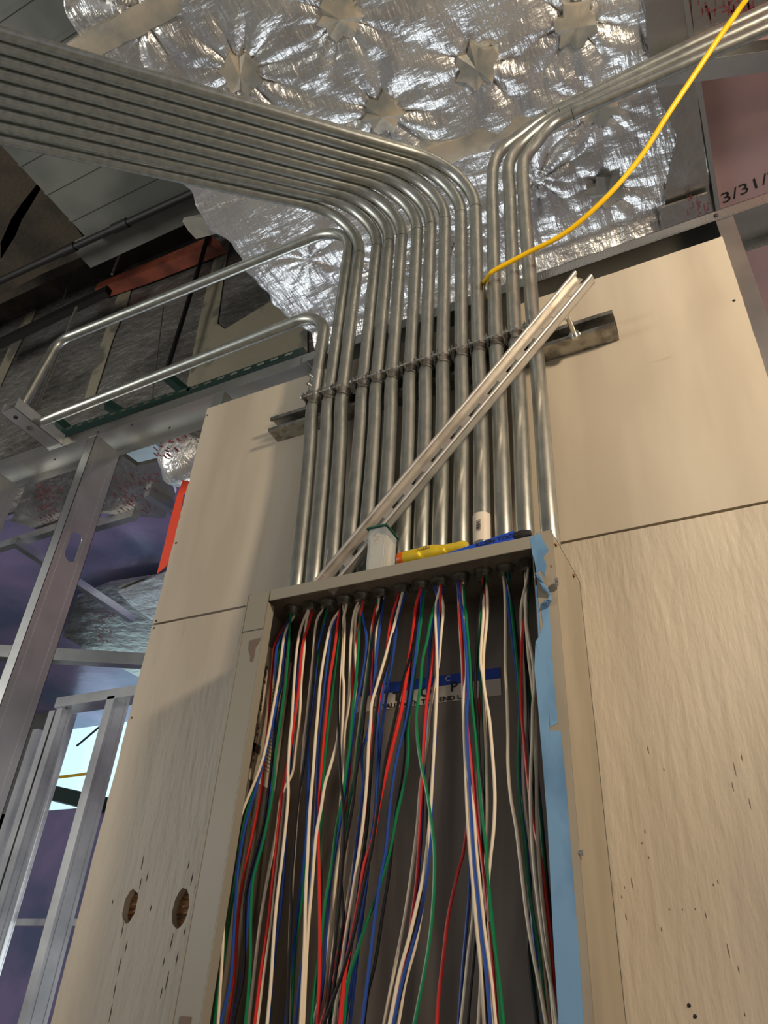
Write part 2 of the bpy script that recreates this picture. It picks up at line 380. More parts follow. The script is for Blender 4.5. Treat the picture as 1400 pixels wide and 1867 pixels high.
# ------------------------------------------------------------------ conduits
R = 0.0138; YB = -0.085; YS = -0.0545; ZS = 2.632; H = 3.243
botpx = [(542, 1055), (573, 1050), (605, 1040), (638, 1000), (668, 990), (702, 960), (738, 970), (770, 960), (803, 960), (840, 960), (878, 925), (918, 955), (957, 955), (998, 970)]
strx = [-.251, -.213, -.181, -.133, -.101, -.067, -.027, .007, .043, .082, .117, .152, .190, .226]
xb = [at(x, y, 'y', YB).x for x, y in botpx]; xb[13] = 0.232
def lower_run(i):
    return [Vector((xb[i], YB, 2.125)), Vector((xb[i], YB, 2.17)), Vector((xb[i] + (strx[i] - xb[i]) * .12, YB + .004, 2.24)), Vector((xb[i] + (strx[i] - xb[i]) * .45, (YB + YS) / 2 + .002, 2.38)),
            Vector((xb[i] + (strx[i] - xb[i]) * .8, YS - .002, 2.52)), Vector((strx[i], YS, 2.60)), Vector((strx[i], YS, 2.70))]
paths = []
for i in range(14):
    low = smooth_path(lower_run(i), 5)
    if 2 <= i <= 10:
        k = i - 2; tgt = at(0, 253 - (253 - 60) * k / 8, 'z', H); c = Vector((strx[i], YS, H)); end = c + (tgt - c) * 1.45
        up = fillet((strx[i], YS, 2.7), c, end, 0.155, 18) + [c + (end - c) * .4, c + (end - c) * .7, end]
    elif i == 0:
        c = Vector((strx[0], YS, 2.925)); e = at(80, 767, 'y', YS - .014); c.z = c.z
        up = fillet((strx[0], YS, 2.7), c, e, 0.085, 16) + [c + (e - c) * .5, e]
    elif i == 1:
        c = C1 = Vector((strx[1], YS, 3.24)); m = at(106, 622, 'y', YS - .045); e = at(30, 757, 'y', YS - .068)
        up = fillet((strx[1], YS, 2.7), c, m, 0.115, 16) + [c + (m - c) * .5] + fillet(c, m, e, 0.045, 10) + [e]
    else:
        pp = {11: [(897, 350), (900, 303), (916, 272), (950, 245), (995, 212), (1060, 179), (1257, 83), (1400, 16)],
              12: [(929, 350), (927, 306), (937, 280), (958, 255), (1000, 221), (1060, 190), (1257, 98), (1400, 32)],
              13: [(958, 400), (953, 310), (960, 285), (977, 262), (1007, 227), (1060, 200), (1257, 113), (1400, 50)]}[i]
        yo = {11: 0, 12: -.003, 13: 0}[i]
        up = smooth_path([at(x, y, 'y', YS + yo) for x, y in pp], 6); up.append(up[-1] + (up[-1] - up[-7]) * 4)
    paths.append(low + up)
where = ['with a low elbow running left to the track', 'dropping to the track stub'] + ['sweeping off to the upper left'] * 9 + ['turning right under the foil'] * 3
for i in range(14):
    t = thing('conduit', 'galvanised conduit, %s%s in the clamp row, %s' % (ORD[i], '' if i in (0, 13) else ' from left', where[i]), 'conduit', 'galvanised conduits rising from the box')
    MB().tube(paths[i], R, 20).build('tube', 'galv', t, True)
    if i < 14:
        c = MB(); z = 2.120
        c.tube([(xb[i], YB, 2.1262), (xb[i], YB, 2.1215)], .0150, 8); c.tube([(xb[i], YB, 2.1215), (xb[i], YB, 2.1120)], .0118, 20)
        c.build('connector', 'dull', t)
    # pencil marks / couplings where the bends were laid out
    if i == 1:
        a = C1 + (m - C1) * .13; b = C1 + (m - C1) * .16; MB().tube([a, b], R * 1.06, 20).build('coupling', 'galv', t, True)
    elif i == 0:
        MB().tube([(strx[0], YS, 2.652), (strx[0], YS, 2.668), (strx[0], YS, 2.70), (strx[0], YS, 2.716)], R * 1.16, 20).build('coupling', 'galvw', t, True)
        for zz in (2.668, 2.694): MB().tube([(strx[0] - .003, YS - .014, zz), (strx[0] - .006, YS - .024, zz)], .0035, 8).build('screw', 'galvw', t)
    else:
        zz = {11: None}.get(i, 1)
        k = next((j for j, p in enumerate(paths[i]) if p.z > (3.075 if i < 11 else 3.2)), 20)
        if i < 11: a, b = Vector((strx[i], YS, 3.085)), Vector((strx[i], YS, 3.0866))
        else:
            q = {11: (995, 211), 12: (1022, 210), 13: (1050, 205)}[i]; j = min(range(len(paths[i])), key=lambda j: (paths[i][j] - at(q[0], q[1], 'y', YS)).length)
            a = paths[i][j]; b = a + (paths[i][j + 1] - a).normalized() * .0016
        MB().tube([a, b], R * 1.012, 20).build('pencil_mark', 'ink', t)
    if i == 10:   # barcode sticker
        a = at(881, 978, 'y', YB - .013); z0, z1 = at(883, 983, 'y', YB - R).z, at(880, 930, 'y', YB - R).z; xx = xb[10] + .001
        g = lambda z: Vector((paths[10][0].x, YB, z)) if z < 2.17 else min(paths[10], key=lambda p: abs(p.z - z))
        q0 = [p for p in paths[10] if z0 <= p.z <= z1]; ps = [g(z0)] + q0 + [g(z1)]
        lo = Vector((xb[10], YB, z0)); hi = Vector((q0[-1].x, q0[-1].y, z1)) if q0 else Vector((xb[10], YB, z1))
        MB().tube([lo] + q0 + [hi], R * 1.05, 20).build('barcode_sticker', 'white', t, True)
        bc = MB(); zz = z0 + .018
        for j in range(9):
            bc.box((xb[10] - .004, YB - R * 1.05 - .0012, zz), (xb[10] + .003, YB - R * 1.05 - .0004, zz + random.choice((.0006, .001)))); zz += .0022
        bc.build('barcode', 'ink', t)
# pipe clamps on the strut
for i in range(14):
    x = strx[i]; t = thing('pipe_clamp', '%s%s pipe clamp on the horizontal strut' % (ORD[i], '' if i in (0, 13) else ' from left'), 'clamp', 'pipe clamps on the horizontal strut')
    b = MB(); n = 18; r0, r1 = R + .0003, R + .0026
    ring = []
    for k in range(n + 1):
        a = math.radians(-68 + 316 * k / n) - math.pi / 2 + math.radians(22)
        ring.append(a)
    vs = []
    for z in (ZS - .012, ZS + .012):
        for rr in (r0, r1): vs += [(x + rr * math.cos(a + math.pi / 2 + math.pi), YS - rr * math.sin(a + math.pi / 2) * -1, z) for a in ring]
    m_ = n + 1; fs = []
    for k in range(n):
        fs += [(k, k + 1, m_ + k + 1, m_ + k), (2 * m_ + k, 3 * m_ + k, 3 * m_ + k + 1, 2 * m_ + k + 1), (k, 2 * m_ + k, 2 * m_ + k + 1, k + 1), (m_ + k, m_ + k + 1, 3 * m_ + k + 1, 3 * m_ + k)]
    b.add(vs, fs)
    # tapered shoulders below the band, ears in front
    b.prism([(-.0168, .004), (.0168, .004), (.012, -.024), (-.012, -.024)], (x, YS + .002, ZS - .002), (x, YS + .018, ZS - .002))
    for s in (-1, 1): b.box((x - .006 + s * .0045 - .001, YS - R - .013, ZS - .008), (x - .006 + s * .0045 + .001, YS - R + .002, ZS + .008))
    b.build('band', 'dull', t, True)
    q = MB(); q.tube([(x - .016, YS - R - .008, ZS + .000), (x + .010, YS - R - .008, ZS + .0015)], .0021, 8)
    q.build('bolt', 'galvw', t, True)
    q = MB(); q.tube([(x - .0175, YS - R - .008, ZS), (x - .0150, YS - R - .008, ZS)], .0042, 6); q.tube([(x - .0145, YS - R - .008, ZS), (x - .0130, YS - R - .008, ZS)], .0058, 14)
    q.build('bolt_head', 'galvw', t)

# ------------------------------------------------------------------ diagonal slotted strut leaning over the conduits
A = Vector((-0.128, -0.112, 2.1305)); B = (at(1050, 510, 'y', -.118) + at(1085, 512, 'y', -.118)) / 2
d = (B - A).normalized(); up = Vector((0, -1, 0)); sd = d.cross(up).normalized(); up = sd.cross(d).normalized()
ds = thing('strut_channel', 'bright slotted strut channel leaning diagonally across the conduits', 'strut')
k = MB(); w, h, t_ = 0.041, 0.0160, 0.0022; a_ = w / 2
L = (B - A).length; wl = a_ - .0065
# base with real slots: pieces between slots
slotL, pitch, sw = 0.029, 0.0508, 0.0062
P = lambda a, b, s: A + sd * a + up * b + d * s
def brick(k, a0, a1, b0, b1, s0, s1):
    k.add([P(a, b, s) for s in (s0, s1) for (a, b) in ((a0, b0), (a1, b0), (a1, b1), (a0, b1))], [(0, 1, 2, 3), (4, 7, 6, 5), (0, 4, 5, 1), (1, 5, 6, 2), (2, 6, 7, 3), (3, 7, 4, 0)])
brick(k, -a_, -sw, 0, t_, 0, L); brick(k, sw, a_, 0, t_, 0, L)
s = 0.0; nxt = 0.018
while s < L:
    e = min(nxt, L)
    if e > s: brick(k, -sw, sw, 0, t_, s, e)
    s = e + slotL; nxt = s + (pitch - slotL)
for sg in (-1, 1):
    brick(k, *sorted((sg * a_, sg * (a_ - t_))), 0, h, 0, L)
    brick(k, *sorted((sg * a_, sg * (a_ - .0065))), h - t_, h, 0, L)
    brick(k, *sorted((sg * (a_ - .0065), sg * (a_ - .0065 + t_))), h - .004, h, 0, L)
k.build('slotted_channel', 'strut', ds)
for sg in (-1, 1):
    e = sg * (a_ - .0034); MB().tube([P(e, h - .001, 0), P(e, h - .001, L)], .0034, 10).build('rolled_edge', 'strut', ds, True)
# nut and bolt joining the two struts
bp = at(1026, 578, 'y', -.115); tb = at(1047, 610, 'y', -.045)
jb = thing('hex_bolt', 'zinc bolt standing off the horizontal strut behind the diagonal channel', 'bolt')
MB().tube([(tb.x, -.038, tb.z), (tb.x, -.108, tb.z)], .0048, 12).build('shank', 'galvw', jb, True)
MB().tube([(tb.x, -.040, tb.z), (tb.x, -.047, tb.z)], .0105, 6).build('hex_nut', 'galvw', jb)
nut = MB(); nut.tube([bp + Vector((0, .002, 0)), bp + Vector((0, -.006, 0))], .0085, 6); tag(nut.build('hex_nut', 'galvw'), 'zinc nut seated in the diagonal strut near its upper end', 'nut')

# ------------------------------------------------------------------ grey box
X0, X1, ZT, ZB, YF = -0.254, 0.250, 2.128, 0.95, -0.146
pb = thing('electrical_panel_box', 'open grey steel electrical box full of hanging wires on the plywood', 'electrical box')
t = .0016
MB().box((X0, -.0035, ZB), (X1, -.0008, ZT)).build('back_panel', 'ingrey', pb)
MB().box((X0, YF, ZT - t), (X1, -.0008, ZT)).build('top_panel', 'ingrey', pb)
MB().box((X0, YF, ZB), (X1, -.0008, ZB + t)).build('bottom_panel', 'ingrey', pb)
MB().box((X0, YF, ZB), (X0 + t, -.0008, ZT)).build('side_panel', 'ingrey', pb)
MB().box((X1 - t, YF, ZB), (X1, -.0008, ZT)).build('side_panel', 'overs', pb)
MB().box((X0 + .042, YF - .001, ZT - .0195), (X1 - .026, YF + .001, ZT + .0005)).build('top_flange', 'grey', pb, bevel=.0004)
lf = MB(); lf.box((X0, YF - .001, ZB), (X0 + .040, YF + .001, ZT - .001)); lf.build('left_flange', 'grey', pb, bevel=.0004)
MB().box((X0 + .040, YF - .001, ZB), (X0 + .0415, YF + .016, ZT - .022)).build('flange_return', 'grey', pb)
MB().box((X0 + .001, YF - .0026, ZT - .068), (X0 + .0395, YF - .001, ZT - .002)).build('flange_overlap', 'grey', pb, bevel=.0004)
# torn keyhole below the overlap
kk = [(455, 1168), (475, 1163), (472, 1172), (466, 1180), (463, 1198), (461, 1206), (456, 1205), (457, 1196), (453, 1184)]
MB().poly([at(x, y, 'y', YF - .0012) for x, y in kk], -.0004, (0, 1, 0)).build('keyhole', 'grime', pb)
MB().box((X0 + .010, YF - .0024, 1.530), (X0 + .026, YF - .0012, 1.555)).build('keyhole', 'grime', pb)
MB().box((X0 - .0012, YF - .002, ZB), (X0, YF + .004, ZT)).build('edge_bead', 'grey', pb)
# right flange
MB().box((X1 - .026, YF - .001, ZB), (X1, YF + .001, ZT + .004)).build('right_flange', 'overs', pb, bevel=.0004)
MB().box((X1 - .030, YF + .001, ZB), (X1 - .0285, YF + .016, ZT - .03)).build('flange_return', 'grey', pb)
MB().box((X1 - .0285, YF - .001, ZB), (X1 - .026, YF + .001, 2.050)).build('flange_lip', 'blue', pb)
# blue protective film patches on the right flange
def film(pix):
    return MB().poly([at(x, y, 'y', YF - .0014) for x, y in pix], -.0008, (0, -1, 0)).build('protective_film', 'blue', pb)
film([(966, 980), (984, 972), (990, 985), (1000, 1003), (990, 1016), (996, 1030), (993, 1050), (985, 1040), (978, 1045), (974, 1020), (970, 1010)])
film([(985, 1100), (996, 1098), (1001, 1106), (1004, 1160), (1010, 1240), (1017, 1318), (1003, 1325), (1000, 1290), (990, 1240), (984, 1200), (976, 1170), (984, 1158), (990, 1140)])
film([(1001, 1332), (1022, 1332), (1032, 1430), (1040, 1540), (1048, 1640), (1056, 1740), (1064, 1867), (1074, 1980), (1040, 1980), (1026, 1867), (1019, 1700), (1010, 1500), (1003, 1400)])
film([(976, 1172), (984, 1200), (990, 1240), (1000, 1290), (1003, 1400), (1010, 1500), (1019, 1700), (1026, 1867), (1018, 1867), (1008, 1700), (998, 1500), (990, 1400), (981, 1290), (974, 1220)])
cr = MB()
for (x0, y0, x1, y1) in ((983, 1060, 1003, 1085), (1003, 1085, 999, 1105), (999, 1105, 993, 1094), (976, 1045, 990, 1062)):
    cr.tube([at(x0, y0, 'y', YF - .003), at((x0 + x1) / 2, (y0 + y1) / 2, 'y', YF - .006), at(x1, y1, 'y', YF - .003)], [.001, .0035, .001], 7)
cr.build('peeled_film', 'blue', pb, True)
for (px, py) in ((1057, 1555), (1012, 1058), (1013, 1065)):
    c = at(px, py, 'x', X1); MB().tube([c, c + Vector((.004, 0, 0))], .0032, 10).build('screw', 'galvw', pb, True)
for (px, py, rr) in ((1045, 1050, .004), (1004, 1033, .0025), (1012, 993, .004)):
    c = at(px, py, 'x', X1 + .0002); MB().tube([c, c + Vector((.002, 0, .002))], [rr, rr * .4], 7).build('chip', 'wood', pb)
gouge(pb, [], .001) if False else None
# left inner side: printed wiring sheet
for (y0, y1, z0, z1, m) in ((-.112, -.006, 1.852, 2.066, 'paper'),):
    MB().box((X0 + t, y0, z0), (X0 + t + .0006, y1, z1)).build('wiring_sheet', m, pb)
pr = MB(); random.seed(3)
for z in np.arange(1.862, 2.05, .034):
    for q in range(4): pr.box((X0 + t + .0006, -.110, z + q * .0032), (X0 + t + .0009, -.100, z + q * .0032 + .0005))
for i in range(34):
    z = 1.868 + .17 * i / 34; pr.box((X0 + t + .0006, -.088 + random.random() * .003, z), (X0 + t + .0009, -.070 - random.random() * .006, z + .0046))
for i in range(26):
    z = 1.875 + .15 * i / 26; pr.box((X0 + t + .0006, -.050, z), (X0 + t + .0009, -.030 + random.random() * .012, z + .0012))
pr.box((X0 + t + .0006, -.090, 1.893), (X0 + t + .0009, -.058, 1.906))
pr.build('wiring_print', 'grime', pb)
# end label on the back panel
yl = -.0042
MB().box((-.118, yl - .0003, 1.9635), (.1215, yl + .0006, 2.006)).build('end_label', 'white', pb)
MB().box((-.118, yl - .0008, 1.9895), (.1215, yl - .0003, 2.006)).build('label_band', 'bluelab', pb)
def lt(s, px, py, size, m, bold=.0, sx=1): 
    o = at(px, py, 'y', yl); text(s, 'label_text', (o.x, yl - .0009, o.z), (1, 0, 0), (0, 0, 1), size, m, pb, 0.0001, sx, bold)
lt('N', 701, 1259, .0125, 'white'); lt('C', 812, 1243, .0125, 'white'); lt('T', 716, 1279, .021, 'ink', .0004, 1.1); lt('O', 766, 1271, .021, 'ink', .0004, 1.1); lt('P', 821, 1261, .021, 'ink', .0004, 1.1)
lt('INSTALL WITH THIS END UP', 676, 1295, .0098, 'ink', .0002, 1.28)

# ------------------------------------------------------------------ wires
WC = dict(w='white', r='red', g='green', b='blue', k='black')
# (colour, connector number, depth, pixel track)
WIRES = [
 ('r', 1, -.088, [(504,1168),(498,1203),(493,1262),(489,1320),(483,1369),(480,1405),(473,1458),(455,1545),(440,1620),(433,1688),(428,1775),(415,1867)]),
 ('b', 1, -.100, [(505,1180),(502,1234),(505,1272),(497,1316),(485,1369),(468,1432),(447,1505),(433,1590),(427,1688),(420,1788),(402,1867)]),
 ('g', 1, -.078, [(514,1160),(509,1190),(506,1234),(506,1268),(490,1340),(465,1430),(442,1500),(422,1575),(413,1640),(404,1700),(399,1750),(390,1867)]),
 ('w', 1, -.106, [(520,1153),(513,1195),(508,1234),(498,1290),(487,1350),(472,1405),(437,1492),(417,1570),(409,1638),(406,1725),(397,1867)]),
 ('b', 1, -.092, [(522,1160),(518,1191),(514,1243),(506,1278),(500,1330),(495,1400),(488,1480),(470,1560),(457,1610),(452,1660),(447,1730),(438,1800),(422,1867)]),
 ('k', 1, -.098, [(528,1199),(516,1262),(506,1320),(498,1369),(490,1437),(480,1505),(457,1588),(446,1650),(446,1738),(440,1800),(425,1867)]),
 ('g', 1, -.102, [(526,1180),(520,1250),(510,1320),(502,1378),(500,1412),(494,1462),(480,1532),(462,1600),(457,1663),(456,1750),(452,1813),(447,1867)]),
 ('w', 2, -.104, [(549,1143),(541,1185),(536,1243),(532,1311),(528,1349),(525,1407),(525,1457),(516,1550),(505,1638),(499,1708),(494,1790),(487,1867)]),
 ('w', 2, -.086, [(557,1143),(554,1191),(549,1243),(546,1311),(539,1369),(533,1410),(513,1450),(503,1520),(490,1588),(475,1675),(463,1775),(453,1867)]),
 ('b', 2, -.080, [(548,1190),(543,1233),(538,1291),(534,1324),(529,1400),(524,1470),(520,1550),(516,1612),(508,1688),(498,1763),(490,1867)]),
 ('r', 2, -.096, [(551,1180),(545,1250),(534,1330),(524,1395),(516,1430),(505,1530),(496,1612),(488,1688),(475,1775),(464,1867)]),
 ('w', 2, -.072, [(552,1180),(543,1270),(533,1360),(520,1440),(508,1540),(499,1620),(492,1690),(480,1780),(469,1867)]),
 ('w', 3, -.090, [(577,1133),(570,1205),(564,1262),(558,1320),(554,1349),(549,1420),(543,1465),(536,1560),(531,1640),(528,1720),(526,1867)]),
 ('k', 3, -.098, [(580,1150),(572,1240),(563,1310),(556,1380),(546,1440),(540,1488),(534,1563),(530,1613),(531,1663),(527,1760),(524,1867)]),
 ('g', 3, -.070, [(580,1183),(577,1224),(570,1282),(562,1349),(560,1425),(558,1525),(555,1600),(545,1675),(537,1750),(530,1867)]),
 ('b', 3, -.076, [(578,1190),(574,1245),(568,1301),(562,1349),(561,1430),(558,1520),(550,1600),(540,1688),(530,1770),(520,1867)]),
 ('w', 4, -.108, [(606,1133),(593,1185),(584,1243),(580,1291),(575,1349),(571,1405),(565,1475),(560,1575),(557,1638),(555,1725),(548,1867)]),
 ('b', 4, -.094, [(605,1147),(597,1205),(590,1272),(584,1330),(580,1369),(577,1450),(572,1540),(566,1625),(556,1720),(546,1800),(538,1867)]),
 ('r', 4, -.100, [(617,1127),(611,1176),(602,1233),(596,1291),(590,1349),(584,1420),(581,1470),(580,1525),(582,1613),(583,1725),(581,1825),(579,1867)]),
 ('w', 4, -.088, [(628,1127),(627,1180),(625,1228),(627,1253),(625,1311),(623,1369),(624,1420),(621,1460),(618,1530),(611,1613),(598,1713),(587,1800),(571,1867)]),
 ('w', 4, -.104, [(623,1147),(622,1195),(618,1253),(617,1311),(615,1349),(605,1388),(599,1408),(592,1432),(585,1475),(576,1525),(570,1600),(563,1675),(559,1740),(553,1867)]),
 ('k', 4, -.108, [(622,1160),(617,1240),(616,1301),(618,1349),(621,1420),(627,1500),(621,1613),(613,1700),(601,1800),(592,1867)]),
 ('g', 4, -.074, [(619,1160),(611,1230),(600,1310),(592,1380),(587,1450),(584,1540),(585,1620),(582,1720),(575,1800),(566,1867)]),
 ('w', 5, -.082, [(645,1122),(639,1176),(638,1233),(635,1291),(629,1330),(627,1400),(620,1500),(613,1600),(602,1720),(592,1800),(584,1867)]),
 ('w', 5, -.068, [(650,1118),(647,1176),(649,1224),(649,1253),(643,1300),(636,1380),(630,1450),(620,1530),(612,1640),(604,1760),(596,1867)]),
 ('g', 5, -.098, [(652,1200),(648,1250),(644,1282),(641,1320),(636,1369),(630,1412),(625,1450),(613,1512),(603,1588),(592,1650),(583,1730),(574,1800),(567,1867)]),
 ('r', 5, -.064, [(648,1180),(643,1253),(641,1330),(638,1400),(632,1450),(630,1500),(618,1625),(609,1713),(598,1800),(588,1867)]),
 ('b', 5, -.090, [(668,1160),(667,1195),(659,1243),(653,1272),(647,1301),(640,1360),(630,1440),(615,1530),(604,1600),(596,1680),(588,1800),(577,1867)]),
 ('w', 6, -.094, [(691,1118),(686,1156),(685,1214),(684,1253),(680,1291),(675,1330),(671,1378),(667,1420),(659,1462),(647,1560),(634,1640),(618,1760),(610,1867)]),
 ('r', 6, -.088, [(682,1122),(680,1176),(678,1253),(678,1300),(677,1360),(674,1420),(667,1460),(658,1525),(645,1613),(628,1688),(610,1763),(590,1867)]),
 ('g', 6, -.080, [(682,1130),(676,1185),(668,1253),(661,1301),(654,1349),(649,1397),(644,1430),(637,1462),(630,1512),(622,1600),(613,1700),(605,1867)]),
 ('w', 6, -.074, [(681,1130),(674,1185),(665,1253),(658,1301),(652,1345),(648,1380),(643,1440),(636,1520),(628,1600),(622,1700),(616,1867)]),
 ('k', 6, -.102, [(680,1160),(673,1233),(665,1291),(659,1349),(648,1420),(644,1462),(633,1525),(622,1590),(624,1640),(626,1675),(617,1740),(609,1800),(600,1867)]),
 ('b', 6, -.098, [(688,1180),(680,1270),(671,1335),(661,1365),(660,1390),(662,1422),(658,1470),(650,1540),(640,1640),(630,1740),(618,1867)]),
 ('r', 7, -.100, [(713,1130),(705,1185),(696,1243),(690,1282),(682,1330),(678,1380),(674,1425),(668,1475),(658,1538),(647,1600),(636,1663),(620,1738),(602,1813),(586,1867)]),
 ('b', 7, -.092, [(719,1137),(711,1185),(702,1233),(696,1272),(689,1311),(688,1369),(687,1425),(683,1500),(674,1560),(667,1620),(658,1690),(648,1775),(638,1867)]),
 ('w', 7, -.108, [(716,1150),(701,1203),(688,1247),(678,1282),(676,1311),(672,1359),(669,1420),(662,1500),(652,1570),(641,1640),(628,1720),(618,1800),(608,1867)]),
 ('k', 7, -.104, [(722,1120),(708,1200),(692,1258),(683,1330),(675,1420),(670,1500),(657,1600),(641,1720),(625,1800),(604,1867)]),
 ('b', 7, -.070, [(726,1130),(716,1200),(706,1260),(696,1330),(690,1400),(684,1480),(672,1560),(660,1650),(650,1740),(640,1800),(628,1867)]),
 ('r', 8, -.116, [(759,1105),(755,1137),(750,1176),(744,1214),(738,1253),(732,1291),(723,1330),(713,1369),(702,1415),(690,1470),(680,1530),(665,1575),(657,1625),(648,1675),(638,1725),(628,1775),(620,1867)]),
 ('k', 8, -.120, [(756,1160),(748,1199),(734,1243),(724,1291),(713,1340),(704,1378),(697,1420),(688,1480),(677,1550),(662,1620),(648,1690),(630,1755),(608,1820),(590,1867)]),
 ('g', 8, -.106, [(767,1137),(759,1195),(754,1243),(748,1291),(743,1330),(744,1369),(740,1415),(732,1450),(723,1487),(711,1550),(698,1595),(685,1638),(668,1683),(650,1738),(633,1793),(627,1867)]),
 ('k', 8, -.098, [(752,1156),(748,1214),(744,1272),(738,1320),(737,1369),(733,1412),(723,1467),(717,1512),(710,1588),(698,1663),(685,1750),(670,1813),(663,1867)]),
 ('b', 8, -.110, [(764,1130),(754,1220),(742,1305),(732,1345),(723,1384),(717,1420),(710,1475),(703,1550),(693,1600),(683,1675),(673,1763),(660,1867)]),
 ('g', 9, -.124, [(786,1127),(779,1166),(770,1205),(766,1253),(759,1301),(761,1349),(768,1397),(779,1450),(787,1507),(792,1563),(790,1638),(783,1713),(773,1775),(755,1867)]),
 ('b', 9, -.074, [(789,1137),(783,1185),(780,1224),(778,1290),(775,1350),(772,1430),(768,1520),(762,1600),(752,1690),(738,1780),(725,1867)]),
 ('r', 9, -.104, [(802,1105),(794,1156),(790,1195),(784,1243),(778,1282),(774,1330),(771,1388),(768,1450),(765,1512),(760,1600),(752,1663),(742,1740),(729,1800),(716,1867)]),
 ('w', 9, -.114, [(794,1110),(796,1176),(797,1233),(795,1291),(792,1349),(788,1420),(783,1500),(773,1588),(760,1650),(745,1713),(728,1775),(710,1867)]),
 ('w', 9, -.096, [(808,1105),(804,1156),(800,1205),(791,1253),(783,1301),(779,1349),(772,1397),(766,1437),(760,1512),(747,1613),(735,1688),(720,1763),(700,1867)]),
 ('k', 9, -.082, [(801,1120),(798,1200),(794,1300),(787,1400),(780,1460),(779,1530),(775,1590),(765,1650),(751,1720),(733,1800),(718,1867)]),
 ('b', 9, -.108, [(799,1120),(795,1300),(788,1440),(783,1550),(776,1613),(765,1675),(748,1738),(733,1790),(717,1867)]),
 ('w', 9, -.078, [(797,1130),(793,1300),(786,1450),(776,1600),(760,1710),(739,1790),(726,1867)]),
 ('w', 10, -.102, [(836,1085),(837,1117),(840,1175),(843,1223),(844,1281),(846,1339),(848,1390),(850,1445),(854,1523),(861,1602),(869,1693),(877,1771),(883,1867)]),
 ('w', 10, -.116, [(840,1088),(845,1136),(849,1184),(850,1232),(846,1261),(846,1310),(849,1380),(857,1440),(863,1480),(868,1550),(876,1628),(884,1706),(895,1784),(903,1867)]),
 ('r', 10, -.108, [(838,1126),(843,1184),(846,1242),(850,1300),(856,1358),(861,1406),(868,1484),(878,1563),(887,1641),(895,1719),(900,1784),(906,1867)]),
 ('b', 10, -.120, [(842,1110),(850,1190),(853,1261),(851,1300),(852,1358),(855,1419),(859,1497),(864,1576),(872,1654),(879,1719),(886,1771),(894,1867)]),
 ('g', 10, -.112, [(848,1107),(852,1155),(856,1204),(858,1252),(862,1300),(866,1339),(870,1388),(876,1471),(885,1537),(890,1615),(899,1706),(909,1784),(918,1867)]),
 ('b', 10, -.084, [(845,1200),(850,1320),(855,1440),(857,1537),(856,1615),(850,1693),(844,1758),(840,1810),(836,1867)]),
 ('w', 10, -.090, [(843,1200),(850,1400),(858,1550),(863,1654),(853,1745),(845,1824),(840,1867)]),
 ('r', 10, -.076, [(842,1200),(850,1350),(854,1450),(851,1508),(844,1557),(834,1594),(817,1671),(808,1743),(800,1814),(796,1867)]),
 ('k', 10, -.096, [(850,1140),(858,1210),(862,1280),(868,1360),(874,1450),(878,1540),(872,1640),(864,1740),(858,1800),(852,1867)]),
 ('w', 11, -.108, [(882,1082),(881,1126),(876,1200),(880,1232),(885,1271),(892,1310),(897,1367),(902,1445),(900,1510),(894,1563),(890,1615),(892,1700),(900,1867)]),
 ('w', 11, -.100, [(888,1082),(888,1126),(883,1175),(881,1210),(882,1260),(884,1320),(887,1400),(888,1500),(884,1600),(880,1700),(876,1800),(872,1867)]),
 ('r', 11, -.088, [(885,1094),(883,1146),(880,1194),(874,1290),(870,1390),(874,1480),(882,1580),(884,1680),(888,1780),(892,1867)]),
 ('g', 11, -.094, [(876,1100),(874,1146),(873,1203),(877,1252),(880,1300),(884,1348),(885,1406),(886,1484),(888,1560),(893,1640),(903,1730),(913,1867)]),
 ('k', 11, -.098, [(873,1120),(868,1213),(867,1261),(871,1319),(874,1390),(880,1450),(886,1530),(889,1620),(882,1720),(886,1867)]),
 ('w', 12, -.108, [(920,1075),(921,1126),(921,1204),(924,1271),(926,1339),(926,1393),(931,1453),(941,1510),(952,1602),(960,1667),(973,1745),(986,1810),(996,1867)]),
 ('b', 12, -.096, [(925,1082),(929,1126),(935,1175),(941,1223),(946,1271),(946,1330),(948,1420),(958,1520),(966,1620),(972,1700),(984,1790),(994,1867)]),
 ('g', 12, -.102, [(929,1082),(935,1136),(941,1194),(946,1242),(948,1290),(945,1358),(944,1393),(947,1458),(957,1536),(962,1602),(971,1667),(984,1745),(995,1867)]),
 ('k', 12, -.088, [(933,1100),(944,1180),(950,1260),(952,1350),(955,1450),(964,1563),(966,1641),(963,1719),(970,1797),(979,1867)]),
 ('g', 12, -.080, [(931,1100),(940,1200),(948,1320),(954,1440),(962,1560),(966,1680),(972,1784),(981,1867)]),
 ('r', 13, -.106, [(960,1085),(958,1117),(952,1165),(950,1223),(951,1300),(956,1358),(960,1400),(966,1455),(974,1510),(986,1568),(994,1628),(1003,1706),(1009,1771),(1017,1867)]),
 ('w', 13, -.116, [(959,1066),(959,1126),(964,1165),(971,1204),(974,1252),(971,1290),(970,1358),(968,1393),(967,1471),(973,1576),(984,1667),(995,1745),(1007,1810),(1015,1867)]),
 ('w', 13, -.110, [(957,1080),(962,1180),(970,1250),(976,1319),(978,1406),(979,1500),(986,1615),(994,1693),(1002,1771),(1010,1867)]),
 ('g', 13, -.092, [(961,1120),(966,1194),(969,1260),(973,1340),(978,1420),(986,1510),(993,1600),(998,1700),(1006,1867)]),
 ('k', 13, -.084, [(959,1140),(963,1220),(966,1320),(974,1420),(986,1500),(996,1600),(1002,1700),(1008,1867)]),
 ('w', 13, -.098, [(950,1110),(952,1180),(955,1242),(957,1319),(953,1393),(957,1471),(965,1530),(971,1589),(981,1667),(991,1771),(1002,1867)]),
 ('k', 13, -.078, [(958,1150),(960,1250),(964,1350),(972,1440),(980,1520),(988,1620),(996,1740),(1004,1867)]),
